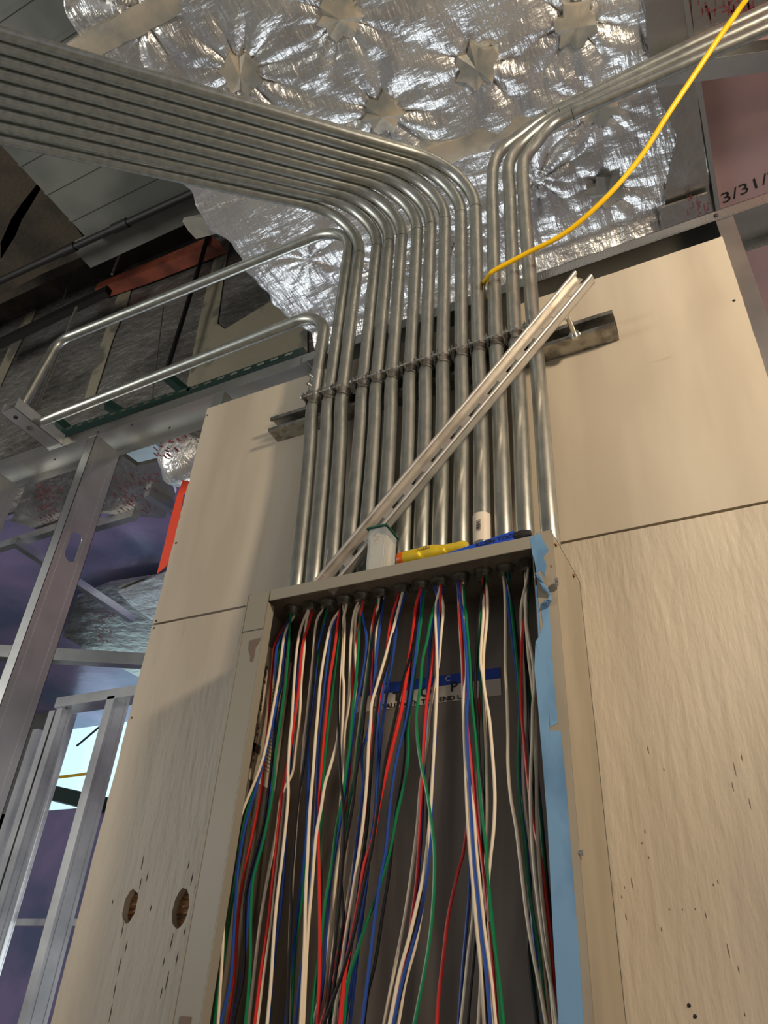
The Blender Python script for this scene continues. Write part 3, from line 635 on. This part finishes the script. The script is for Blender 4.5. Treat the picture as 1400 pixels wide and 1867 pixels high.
 ('b', 13, -.074, [(960,1150),(968,1300),(980,1420),(990,1520),(997,1602),(1004,1667),(1008,1760),(1012,1867)]),
]
cnt = {}
TOT = {}
for c, n, dd, px in WIRES: TOT[(c, n)] = TOT.get((c, n), 0) + 1
for c, n, dd, px in WIRES:
    x, y = xb[n - 1], YB; pts = [Vector((x + random.uniform(-.007, .007), y + random.uniform(-.006, .006), 2.116))]
    prev = pts[0]
    q = []
    for j, (u, v) in enumerate(px):
        f = min(1, (v - 1085) / 230); yy = YB + (dd - YB) * max(0, f); p = at(u, v, 'y', yy)
        if p.z < 2.098: q.append(p)
    if q[0].z < 2.06: q.insert(0, Vector(((pts[0].x * .6 + q[0].x * .4), pts[0].y * .6 + q[0].y * .4, 2.112 * .6 + q[0].z * .4)))
    pts += q
    dlt = (pts[-1] - pts[-2]).normalized(); e = pts[-1] + dlt * .18; e.x = max(-.235, min(.232, e.x)); pts.append(e)
    e2 = e + Vector((random.uniform(-.01, .01), 0, -.25)); e2.x = max(-.235, min(.232, e2.x)); pts.append(e2)
    for p in pts: p.x = max(-.2465, min(.2440, p.x))
    k = cnt[(c, n)] = cnt.get((c, n), 0) + 1
    sub = '' if TOT[(c, n)] == 1 else [', first of its colour', ', second of its colour', ', third of its colour'][k - 1]
    ro = ORD[n - 1] if n > 1 else 'leftmost'
    rad = .00215 if not (c == 'r' and n == 8) else .0028
    o = MB().tube(smooth_path(pts, 4), rad, 8).build('wire', 'w_' + {'w': 'white', 'r': 'red', 'g': 'green', 'b': 'blue', 'k': 'black'}[c], None, True)
    tag(o, '%s wire hanging in the box from the %s connector%s' % (WC[c], ro + ('' if n == 1 else ' from left'), sub), 'wire', 'wires hanging in the grey box')

# ------------------------------------------------------------------ things lying on the box
zt = ZT
# clear plastic case with green lid rim
pc = thing('plastic_case', 'small clear plastic case with green lid standing on the grey box', 'plastic case')
a = at(666, 1038, 'y', -.138); b = at(698, 1026, 'y', -.138); c = at(705, 957, 'y', -.138)
bx0, bx1, by0, by1, bz0, bz1 = a.x, b.x + .001, -.138, -.098, zt + .0005, c.z
k = MB(); k.box((bx0, by0, bz0), (bx1, by1, bz1)); k.build('case_body', 'clear', pc, bevel=.0016)
MB().box((bx0 + .003, by0 + .006, bz0 + .002), (bx1 - .003, by1 - .003, bz1 - .014)).build('paper_insert', 'paper', pc)
k = MB(); e = .0016
for (p, q) in (((bx0 - e, by0 - e), (bx1 + e, by0 - e)), ((bx1 + e, by0 - e), (bx1 + e, by1 + e)), ((bx1 + e, by1 + e), (bx0 - e, by1 + e)), ((bx0 - e, by1 + e), (bx0 - e, by0 - e))):
    k.tube([(p[0], p[1], bz1), (q[0], q[1], bz1)], .0017, 8)
k.box((bx0 - e, by0 - e, bz1), (bx1 + e, by1 + e, bz1 + .0025)); k.build('lid', 'lid', pc)
text('elle', 'embossed_text', ((bx0 + bx1) / 2 + .006, by0 - .0004, bz1 - .032), (0, 0, 1), (-1, 0, 0), .014, 'white', pc, 0.0002)
# screwdriver
sdv = thing('screwdriver', 'screwdriver with translucent yellow handle and orange end on the grey box', 'screwdriver')
y_ = -.134; p0 = at(727, 1004, 'y', y_); p1 = at(853, 990, 'y', y_); zc = zt + .0135; Lh = p1.x - p0.x
prof = [(0, .0085), (.01, .0118), (.05, .0128), (.12, .0128)]
MB().tube([(p0.x + Lh * s, y_, zc) for s in (0, .02, .07, .11)], [.0075, .0115, .0128, .0128], 20).build('end_cap', 'orange', sdv, True)
MB().tube([(p0.x + Lh * s, y_, zc) for s in (.11, .2, .3, .42, .52, .6, .7, .85, .95, 1.0)], [.0128, .0130, .0134, .0142, .0138, .0118, .0100, .0098, .0104, .0070], 12).build('handle', 'amber', sdv, True)
MB().tube([(p1.x - .004, y_, zc), (p1.x + .045, y_ + .012, zc - .007)], .003, 10).build('shaft', 'galvw', sdv, True)
text('KLEIN', 'handle_text', (p0.x + Lh * .34, y_ - .0140, zc + .001), (1, 0, 0), (0, -.2, 1), .0075, 'grime', sdv, .0004)
# blue-handled tool
bt = thing('blue_tool', 'blue gripped tool with black tip lying on the right end of the box top', 'tool')
p0 = at(812, 1009, 'y', -.140); p1 = at(938, 974, 'y', -.140); p2 = at(968, 968, 'y', -.136); zz = zt + .001
k = MB(); k.add([(p0.x, -.143, zz), (p0.x + .004, -.132, zz), (p0.x, -.143, zz + .003), (p0.x + .004, -.132, zz + .003),
                 (p1.x, -.143, zz), (p1.x, -.128, zz), (p1.x, -.143, zz + .018), (p1.x, -.128, zz + .018)],
                [(0, 4, 6, 2), (1, 3, 7, 5), (2, 6, 7, 3), (0, 1, 5, 4), (0, 2, 3, 1), (4, 5, 7, 6)])
k.build('grip', 'bluetool', bt, bevel=.0012)
MB().tube([(p1.x, -.1355, zz + .009), (p1.x + .012, -.1355, zz + .010), (p2.x, -.1355, zz + .011)], [.0085, .0088, .0055], 12).build('tip', 'black', bt, True)
tx = at(868, 996, 'y', -.1436)
text('KLEIN TOOLS', 'grip_text', (tx.x, -.1436, zz + .0026), (1, 0, .065), (0, 0, 1), .0088, 'ink', bt, .0003, 1.25)
wt = MB(); a = at(590, 1040, 'y', -.125)
wt.tube([a + Vector((0, 0, -.01)), a + Vector((.004, 0, .04))], .0016, 6); tag(wt.build('metal_rod', 'galvw'), 'thin bright rod standing beside the foot of the diagonal strut', 'rod')

# ------------------------------------------------------------------ yellow cable
yc = [(883, 545, .01), (881, 520, -.045), (890, 503, -.086), (905, 491, -.095), (960, 462, -.10), (1030, 425, -.11), (1100, 365, -.13), (1165, 290, -.15), (1220, 205, -.18), (1270, 130, -.20), (1310, 70, -.22), (1345, 20, -.24), (1375, -30, -.26), (1440, -190, -.30), (1500, -420, -.34)]
yo = MB().tube(smooth_path([at(x, y, 'y', d) for x, y, d in yc], 6), .0048, 12).build('yellow_cable', 'yellow', None, True)
tag(yo, 'bright yellow cable drooping from the upper right behind the conduits', 'cable')

# ------------------------------------------------------------------ foil-faced insulation overhead
ZF = 3.60
edge = [at(x, y, 'z', ZF) for x, y in ((118, -60), (118, 0), (140, 55), (165, 95), (250, 225), (345, 345), (388, 412), (425, 436), (447, 470), (500, 555), (548, 600))]
edge = [(p.y, p.x) for p in edge]; edge = [(-1.5, edge[0][1])] + edge + [(0.80, edge[-1][1] + .05)]
edge.sort()
def exl(y):
    for (a, xa), (b, xb_) in zip(edge, edge[1:]):
        if a <= y <= b: return xa + (xb_ - xa) * (y - a) / (b - a)
    return edge[-1][1]
pins = [at(x, y, 'z', ZF) for x, y in ((620, 28), (440, 132), (698, 205), (868, 118), (1050, 42), (1105, 345), (1092, 190), (250, 20), (560, 470), (700, 480), (830, 430), (980, 330))]
random.seed(11); NX, NY = 250, 330; Y0, Y1 = -1.35, 0.74; XR = 0.638
ph = [[(random.randint(7, 12), random.random() * 6.28, random.uniform(.3, 1)) for _ in range(4)] for _ in pins]
rf = [(random.uniform(-9, 9), random.uniform(5, 17), random.random() * 6.28, random.uniform(.002, .006)) for _ in range(9)]
ux = np.linspace(0, 1, NX); uy = np.linspace(Y0, Y1, NY); vs = []
for y in uy:
    xl = exl(y) + .006 * math.sin(y * 31) + .004 * math.sin(y * 77)
    X = xl + (XR - xl) * ux; z = np.full(NX, ZF)
    for kx, ky, p, a in rf: z += a * np.sin(kx * X + ky * y + p)
    for j, p in enumerate(pins):
        dx, dy = X - p.x, y - p.y; r = np.sqrt(dx * dx + dy * dy) + 1e-6; th = np.arctan2(dy, dx)
        g = np.exp(-((r - .05) / .13) ** 2)
        for n_, f_, a_ in ph[j]: z += .0050 * a_ * g * np.cos(n_ * th + f_) * np.minimum(1, r / .05)
        z += .012 * np.exp(-(r / .07) ** 2)
    # rolled hem by the far edge
    z -= .045 * math.exp(-((y - .60) / .05) ** 2)
    z += .02 * math.exp(-((y - .50) / .03) ** 2)
    vs += [(float(X[i]), float(y), float(z[i])) for i in range(NX)]
fs = [(j * NX + i, j * NX + i + 1, (j + 1) * NX + i + 1, (j + 1) * NX + i) for j in range(NY - 1) for i in range(NX - 1)]
fo = thing('foil_insulation_blanket', 'large crinkled silver foil blanket pinned overhead above the conduits', 'insulation')
k = MB(); k.v = vs; k.f = fs; fb = k.build('foil_facing', 'foil', fo, True)
fb.modifiers.new('thick', 'SOLIDIFY').thickness = .012
for p in pins[:7]:
    k = MB(); n = 17; ring = []
    rr = .050
    pts = [(p.x + rr * (1.0 + .22 * math.sin(i * 2.4 + p.x * 9)) * math.cos(2 * math.pi * i / n), p.y + rr * (1.0 + .22 * math.sin(i * 2.4 + p.x * 9)) * math.sin(2 * math.pi * i / n), ZF - .010 - .007 * (i % 2)) for i in range(n)]
    k.add([(p.x, p.y, ZF - .024)] + pts + [(q[0], q[1], ZF + .002) for q in pts], [(0, 1 + i, 1 + (i + 1) % n) for i in range(n)] + [(1 + i, 1 + n + i, 1 + n + (i + 1) % n, 1 + (i + 1) % n) for i in range(n)])
    k.build('pin_cover', 'tape', fo, True)
def strip(name, pix, wpx, z, m, parent):
    k = MB(); pts = smooth_path([at(x, y, 'z', z) for x, y in pix], 5); n = len(pts); vs = []
    for i, p in enumerate(pts):
        w = wpx * random.uniform(.88, 1.1); vs += [(p.x, p.y - w / 2, z), (p.x, p.y, z - .006), (p.x, p.y + w / 2, z), (p.x, p.y + w / 2, z + .02), (p.x, p.y - w / 2, z + .02)]
    fs = [(5 * i + a, 5 * i + (a + 1) % 5, 5 * i + 5 + (a + 1) % 5, 5 * i + 5 + a) for i in range(n - 1) for a in range(5)]
    return k.add(vs, fs).build(name, m, parent, True)
strip('seam_tape', [(130, 105), (190, 70), (250, 40), (330, -5), (420, -50)], .055, ZF - .012, 'tape', fo)
strip('seam_tape', [(345, 420), (450, 395), (560, 365), (700, 318), (800, 285), (900, 250), (1010, 212), (1110, 190)], .062, ZF - .014, 'tape', fo)
# smooth foil lap and printed board beside it
tag(zpoly('foil_flashing', 'foilboard', [(1175, -40), (1242, -40), (1262, 100), (1303, 425), (1205, 450), (1215, 330), (1235, 250), (1190, 150), (1178, 60)], ZF - .030, .006),
    'smooth silver foil flap along the right edge of the crinkled blanket', 'foil')
tag(MB().box((.640, -1.5, ZF - .04), (.652, 1.1, ZF + .02)).build('edge_angle', 'galvw'), 'thin bright metal angle running beside the right edge of the foil', 'metal angle')
lb = tag(zpoly('foil_board', 'foilboard', [(1204, 380), (1290, 352), (1297, 395), (1207, 425)], ZF - .05, .008), 'small printed foil board over the track at the right', 'foil board')
def prints(pix, z, m, parent, n=40, ang=None, size=1.0):
    "rows of red factory print as small strokes on a horizontal board"
    k = MB()
    (x0, y0), (x1, y1) = pix
    for i in range(n):
        a = at(random.uniform(x0, x1), random.uniform(y0, y1), 'z', z); l = random.uniform(.006, .022) * size; w = random.uniform(.0015, .003) * size
        k.box((a.x, a.y, z - .0008), (a.x + w, a.y + l, z)) if random.random() < .75 else k.box((a.x, a.y, z - .0008), (a.x + l * .6, a.y + w, z))
    o = k.build('red_print', m, parent); o['kind'] = 'stuff'; return o
prints(((1250, 355), (1292, 400)), ZF - .0505, 'red', lb, 26)
pkb = tag(zpoly('foil_board', 'foilboard', [(1256, -40), (1420, -40), (1420, 20), (1345, 75), (1268, 90)], ZF - .03, .008), 'printed foil board at the top right corner above the yellow cable', 'foil board')
prints(((1262, 0), (1400, 22)), ZF - .0305, 'red', pkb, 46, size=1.4)
# green-tinted channel under the ceiling at the right
ga = at(1195, 160, 'z', ZF - .09); gb = at(1420, 128, 'z', ZF - .09); dr = (gb - ga).normalized()
gc = MB().prism(c_prof(.05, .055), ga, gb + dr * .8, (0, 0, 1)).build('ceiling_channel', 'stud'); tag(gc, 'dull green-grey ceiling channel crossing under the three right-hand conduits', 'channel')
# date stamp on the pink board
a = at(1316, 372, 'z', ZC); b = at(1398, 334, 'z', ZC); c = at(1313, 356, 'z', ZC)
tob = text('3/31/2', 'date_stamp', a, (b - a), (c - a), .050, 'ink', None, 0.001, 1.25); struct(tob)
pf = MB(); a = at(1262, 330, 'z', ZC - .03)
# ------------------------------------------------------------------ upper left: deck, pipes, beams
ZD = 4.6
dk = thing('metal_deck_panel', 'grey ribbed metal deck panel high above the left conduits', 'deck')
MB().box((-1.96, -1.6, ZD), (-0.3, 0.28, ZD + .05)).build('deck_sheet', 'deck', dk)
k = MB()
for y in np.arange(-1.5, .28, .15): k.box((-1.96, y, ZD - .006), (-0.3, y + .014, ZD))
k.build('deck_rib', 'deck', dk)
tag(MB().box((-2.12, .30, ZD + .06), (-0.4, .43, ZD + .12)).build('deck_strip', 'deck'), 'narrow grey deck strip beyond the black sprinkler pipe', 'deck')
a = at(0, 512, 'z', ZD - .03); b = at(350, 352, 'z', ZD - .03); dd = (b - a).normalized()
pp = thing('sprinkler_pipe', 'black iron pipe running under the grey deck', 'pipe'); MB().tube([a - dd * .6, b + dd * .9], .017, 14).build('pipe_run', 'black', pp, True)
for s in (.35, .62): q = a + (b - a) * s; MB().tube([q, q + dd * .09], .022, 14).build('coupling', 'black', pp, True)
struct(MB().box((-4.5, -2.0, 5.1), (-1.97, 0.6, 5.2)).build('ceiling', 'brown'))
k = MB().poly([at(x, y, 'z', 4.9) for x, y in ((72, 330), (74, 345), (50, 385), (40, 400), (28, 430), (0, 475), (-30, 520), (-30, 480), (0, 445), (20, 400), (40, 370), (60, 345))], .012, (0, 0, 1)).build('torn_paper', 'paper'); tag(k, 'torn cream paper strip hanging from the dark ceiling at the far left', 'paper')
k = MB().poly([at(x, y, 'z', 4.9) for x, y in ((0, 260), (12, 262), (90, 350), (150, 430), (145, 470), (75, 500), (0, 540))], .02, (0, 0, 1)).build('ceiling_board', 'brown'); tag(k, 'dark brown ceiling board left of the grey deck', 'board')
# far wall dressing: tape strips, primer beam, black conduit
YW = .918
def ystrip(name, m, pix, y, th, label, cat, group=None):
    return tag(MB().poly([at(px, py, 'y', y) for px, py in pix], th, (0, 1, 0)).build(name, m), label, cat, group)
g = 'beige tapes on the far foil wall'
ystrip('wall_tape', 'instape', [(243, 470), (256, 470), (230, 560), (205, 620), (186, 680), (165, 745), (148, 745), (165, 690), (183, 630), (207, 560), (225, 510)], YW - .006, .005, 'beige vertical tape on the far wall, middle of the three', 'tape', g)
ystrip('wall_tape', 'instape', [(75, 540), (62, 575), (30, 640), (0, 705), (-20, 705), (-5, 680), (20, 625), (50, 565), (62, 540)], YW - .006, .005, 'beige vertical tape on the far wall beside the left end', 'tape', g)
ystrip('wall_tape', 'instape', [(398, 440), (418, 440), (408, 500), (396, 590), (410, 600), (500, 545), (560, 590), (560, 660), (430, 700), (250, 775), (150, 800), (158, 778), (250, 745), (340, 705), (360, 600), (378, 520)], YW - .006, .005, 'wide beige tape with a foot along the base of the far wall', 'tape', g)
ystrip('primer_beam', 'primer', [(172, 527), (180, 515), (290, 470), (384, 430), (398, 440), (330, 468), (250, 500)], YW - .10, .08, 'reddish primed steel angle under the far ceiling', 'beam')
struct(ystrip('trim_1', 'brown', [(-60, 640), (-60, 430), (130, 430), (255, 440), (205, 505), (130, 515), (60, 560), (0, 585)], YW - .03, .02, None, None))
def rod(pix, ax, v, r, m, label, cat='rod', group=None):
    return tag(MB().tube([at(x, y, ax, v) for x, y in pix], r, 8).build(cat.replace(' ', '_') if cat != 'rod' else 'hanger_rod', m, None, True), label, cat, group)
rod([(388, 395), (368, 470), (305, 672)], 'y', .80, .012, 'black', 'thick black vertical rod in front of the far foil wall')
rod([(275, 318), (240, 410), (204, 500)], 'y', .60, .006, 'galv', 'thin pale hanger rod descending from the grey deck')
rod([(140, 560), (100, 660), (57, 765)], 'y', .25, .006, 'galvw', 'thin bright threaded rod behind the looping conduit')
rod([(152, 410), (137, 470), (112, 560)], 'y', .70, .004, 'galv', 'faint thin rod beside the far brown board')
rod([(298, 560), (288, 640), (275, 745)], 'y', .72, .003, 'galv', 'faint wire hanger above the low left conduit')
# green and black strut trapezes
def bar(name, m, a, b, w, h, label, cat='strut', holes=0):
    t = thing(name, label, cat) if holes else None
    o = MB().prism([(-w / 2, 0), (w / 2, 0), (w / 2, h), (-w / 2, h)], a, b, (0, 0, 1)).build('channel_body' if holes else name, m, t)
    if holes:
        k = MB(); d = (b - a).normalized(); L = (b - a).length; n = int(L / .05)
        for i in range(n):
            p = a + d * (.02 + i * .05); q = p + d * .026; k.add([p + Vector((0, 0, .3 * h)) + Vector((0, -w / 2 - .001, 0)), q + Vector((0, -w / 2 - .001, .3 * h)), q + Vector((0, -w / 2 - .001, .7 * h)), p + Vector((0, -w / 2 - .001, .7 * h))], [(0, 1, 2, 3)])
        me = o.data; bm = bmesh.new(); bm.from_mesh(me); me.materials.append(MT['galvw'])
        vv = [bm.verts.new(v) for v in k.v]
        for f in k.f: bm.faces.new([vv[i] for i in f]).material_index = 1
        bm.to_mesh(me); bm.free(); return t
    return tag(o, label, cat)
zg = 3.05
bar('green_strut', 'green', at(100, 800, 'y', .25), at(350, 718, 'y', .25), .03, .020, 'green perforated strut just above the left track', holes=1)
bar('green_strut', 'green', at(190, 742, 'z', 3.26), at(236, 770, 'z', 3.22), .03, .028, 'short green strut piece sloping above the middle of the left track')
bar('green_strut', 'green', at(100, 772, 'z', 3.26), at(130, 798, 'z', 3.22), .03, .028, 'short green strut piece beside the channel stub')
bar('green_strut', 'green', at(303, 692, 'z', 3.4), at(340, 722, 'z', 3.4), .03, .028, 'short green strut piece under the low left conduit')
bar('green_strut', 'green', at(345, 722, 'y', .25), at(556, 648, 'y', .25), .03, .022, 'long green perforated strut left of the lowest elbow', holes=1)
bar('black_strut', 'black', at(-40, 650, 'y', .7), at(196, 536, 'y', .7), .04, .055, 'long black strut at the far left under the brown board')

# ------------------------------------------------------------------ rooms seen through the bays
def zb(name, m, pix, z, label, cat, th=.02, pr=None, n=50, group=None):
    o = tag(zpoly(name, m, pix, z, th), label, cat, group)
    if pr: prints(pr, z - .0005, 'red', o, n, size=1.25)
    return o
zb('foil_board', 'foilboard', [(20, 950), (45, 890), (80, 860), (150, 840), (175, 870), (160, 970), (110, 972), (75, 968)], 3.45, 'printed foil board seen left of the wide stud', 'foil board', pr=((62, 880), (108, 960)), n=80)
zb('foil_board', 'foilboard', [(190, 860), (225, 832), (250, 850), (300, 838), (320, 900), (300, 945), (235, 940), (180, 935)], 3.42, 'printed foil board seen between the wide stud and plywood', 'foil board', pr=((205, 860), (285, 935)), n=120)
zb('foil_board', 'foilboard', [(140, 1090), (200, 1065), (300, 1050), (330, 1140), (300, 1260), (150, 1180), (115, 1160)], 3.56, 'lower foil board behind the wide stud', 'foil board', pr=((168, 1110), (205, 1170)), n=60)
zb('pale_foil_patch', MT['pale'], [(222, 830), (282, 808), (306, 832), (250, 850)], 3.60, 'small pale foil patch between boards above the orange ribbon', 'foil')
zb('foil_scrap', 'foil', [(215, 1080), (300, 1045), (330, 1100), (290, 1140), (245, 1110)], 3.54, 'crumpled foil scrap behind the plywood edge', 'foil', th=.01)
def zbar(pts, z, w, h, label, m='stud', name='ceiling_channel'):
    return bar(name, m, at(*pts[0], 'z', z), at(*pts[1], 'z', z), w, h, label, 'channel')
zbar(((22, 992), (240, 1135)), 3.36, .035, .04, 'long cross channel passing behind the wide stud')
zbar(((-20, 1010), (118, 965)), 3.40, .035, .04, 'ceiling channel at the left edge under purple board')
zbar(((165, 968), (245, 945)), 3.38, .035, .045, 'short dark channel right of the wide stud')
zbar(((266, 905), (330, 945)), 3.38, .035, .05, 'short sloping channel behind the orange ribbon')
zbar(((-20, 1200), (290, 1218)), 2.80, .05, .055, 'horizontal steel header crossing behind the wide stud')
# rear framing
YR = 1.2
def rstud(px, py, w, label, y=YR, d=.09):
    p = at(px, py, 'y', y); o = stud(p.x + w, 0.0, p.z, y0=y, d=d, fl=w, label=label, group='rear framing studs'); return o
rstud(196, 1270, .042, 'rear framing stud nearest the plywood edge')
rstud(104, 1292, .034, 'rear framing stud under the left end of the rear header', d=.05)
rstud(90, 1296, .034, 'rear framing stud doubled against the header stud')
rstud(126, 1300, .030, 'rear jamb stud beside the bright opening', y=1.75, d=.03)
rstud(60, 1330, .036, 'rear stud farthest left behind the wide galvanised stud', y=1.35)
a = at(95, 1300, 'y', YR); b = at(262, 1254, 'y', YR)
tag(MB().box((a.x, YR, 2.655), (b.x + .4, YR + .09, 2.70)).build('rear_header', 'stud'), 'rear framing header low on the left', 'header')
a = at(50, 1670, 'y', 1.9); b = at(120, 1688, 'y', 1.9)
tag(MB().box((a.x - .1, 1.9, b.z), (b.x + .4, 1.95, b.z + .03)).build('cross_rail', 'stud'), 'horizontal rail in the rear framing near the lower left', 'rail')
w1 = MB().box((-5.15, 3.6, 2.84), (-4.2, 3.62, 3.9)).build('window_1', 'sky'); struct(w1)
p = at(60, 1480, 'y', 3.2); q = at(160, 1690, 'y', 3.2)
struct(MB().box((-6, 3.2, 0), (q.x + 1.2, 3.24, p.z)).build('wall_rear_room', 'purple'))
struct(MB().box((-8, 3.2, 0), (-4.72, 3.24, 3.62)).build('wall_rear_room', 'deck'))
yw = MB().tube([at(100, 1418, 'y', 3.3), at(150, 1412, 'y', 3.3), at(200, 1405, 'y', 3.3)], .012, 8).build('yellow_pipe', 'yellow', None, True); tag(yw, 'thin yellow line across the bright rear opening', 'pipe')
tag(MB().prism([(-.06, -.05), (.06, -.05), (.06, .05), (-.06, .05)], at(90, 1445, 'y', 3.1), at(200, 1470, 'y', 3.1)).build('green_beam', 'green'), 'dark green beam end in the bright rear opening', 'beam')
tag(MB().tube([at(140, 1360, 'y', 3.1), at(190, 1318, 'y', 3.1)], .008, 8).build('brace_rod', 'black', None, True), 'thin dark brace crossing the bright rear opening', 'rod')

# orange ribbon and wrapped duct end
rb = [(333, 875), (345, 878), (343, 902), (335, 900), (325, 960), (311, 1022), (300, 1035), (286, 1046), (298, 1000), (310, 950), (322, 905)]
o = MB().poly([at(x, y, 'y', .345) for x, y in rb], .002, (0, 1, 0)).build('marking_ribbon', 'ribbon'); tag(o, 'orange marking ribbon hanging behind the left edge of the plywood', 'ribbon')
dc = thing('wrapped_duct', 'round foil wrapped duct end beside the top left plywood corner', 'duct')
c0 = at(338, 835, 'y', .45); ring = []
k = MB(); n = 18; m_ = 9; vs = []
for j in range(m_):
    ph_ = math.pi * j / (m_ - 1)
    for i in range(n):
        th = 2 * math.pi * i / n; r = .095 * math.sin(ph_) * random.uniform(.90, 1.08); vs.append((c0.x + r * math.cos(th), c0.y + .09 * math.cos(ph_), c0.z + r * 1.1 * math.sin(th)))
k.add(vs, [(j * n + i, j * n + (i + 1) % n, (j + 1) * n + (i + 1) % n, (j + 1) * n + i) for j in range(m_ - 1) for i in range(n)])
k.build('foil_wrap', 'foil', dc, True); MB().tube([c0 + Vector((0, .02, 0)), c0 + Vector((0, 2.7, 0))], .09, 20).build('duct_run', 'foilboard', dc, True)
k = MB()
for i in range(40):
    a = random.uniform(-1, 1); b = random.uniform(-1, .7)
    if a * a + b * b < .8:
        p = Vector((c0.x + a * .07, c0.y - .095, c0.z + b * .07)); k.box(p, p + Vector((random.uniform(.003, .009), .02, .0018)))
k.build('red_print', 'red', dc)['kind'] = 'stuff'
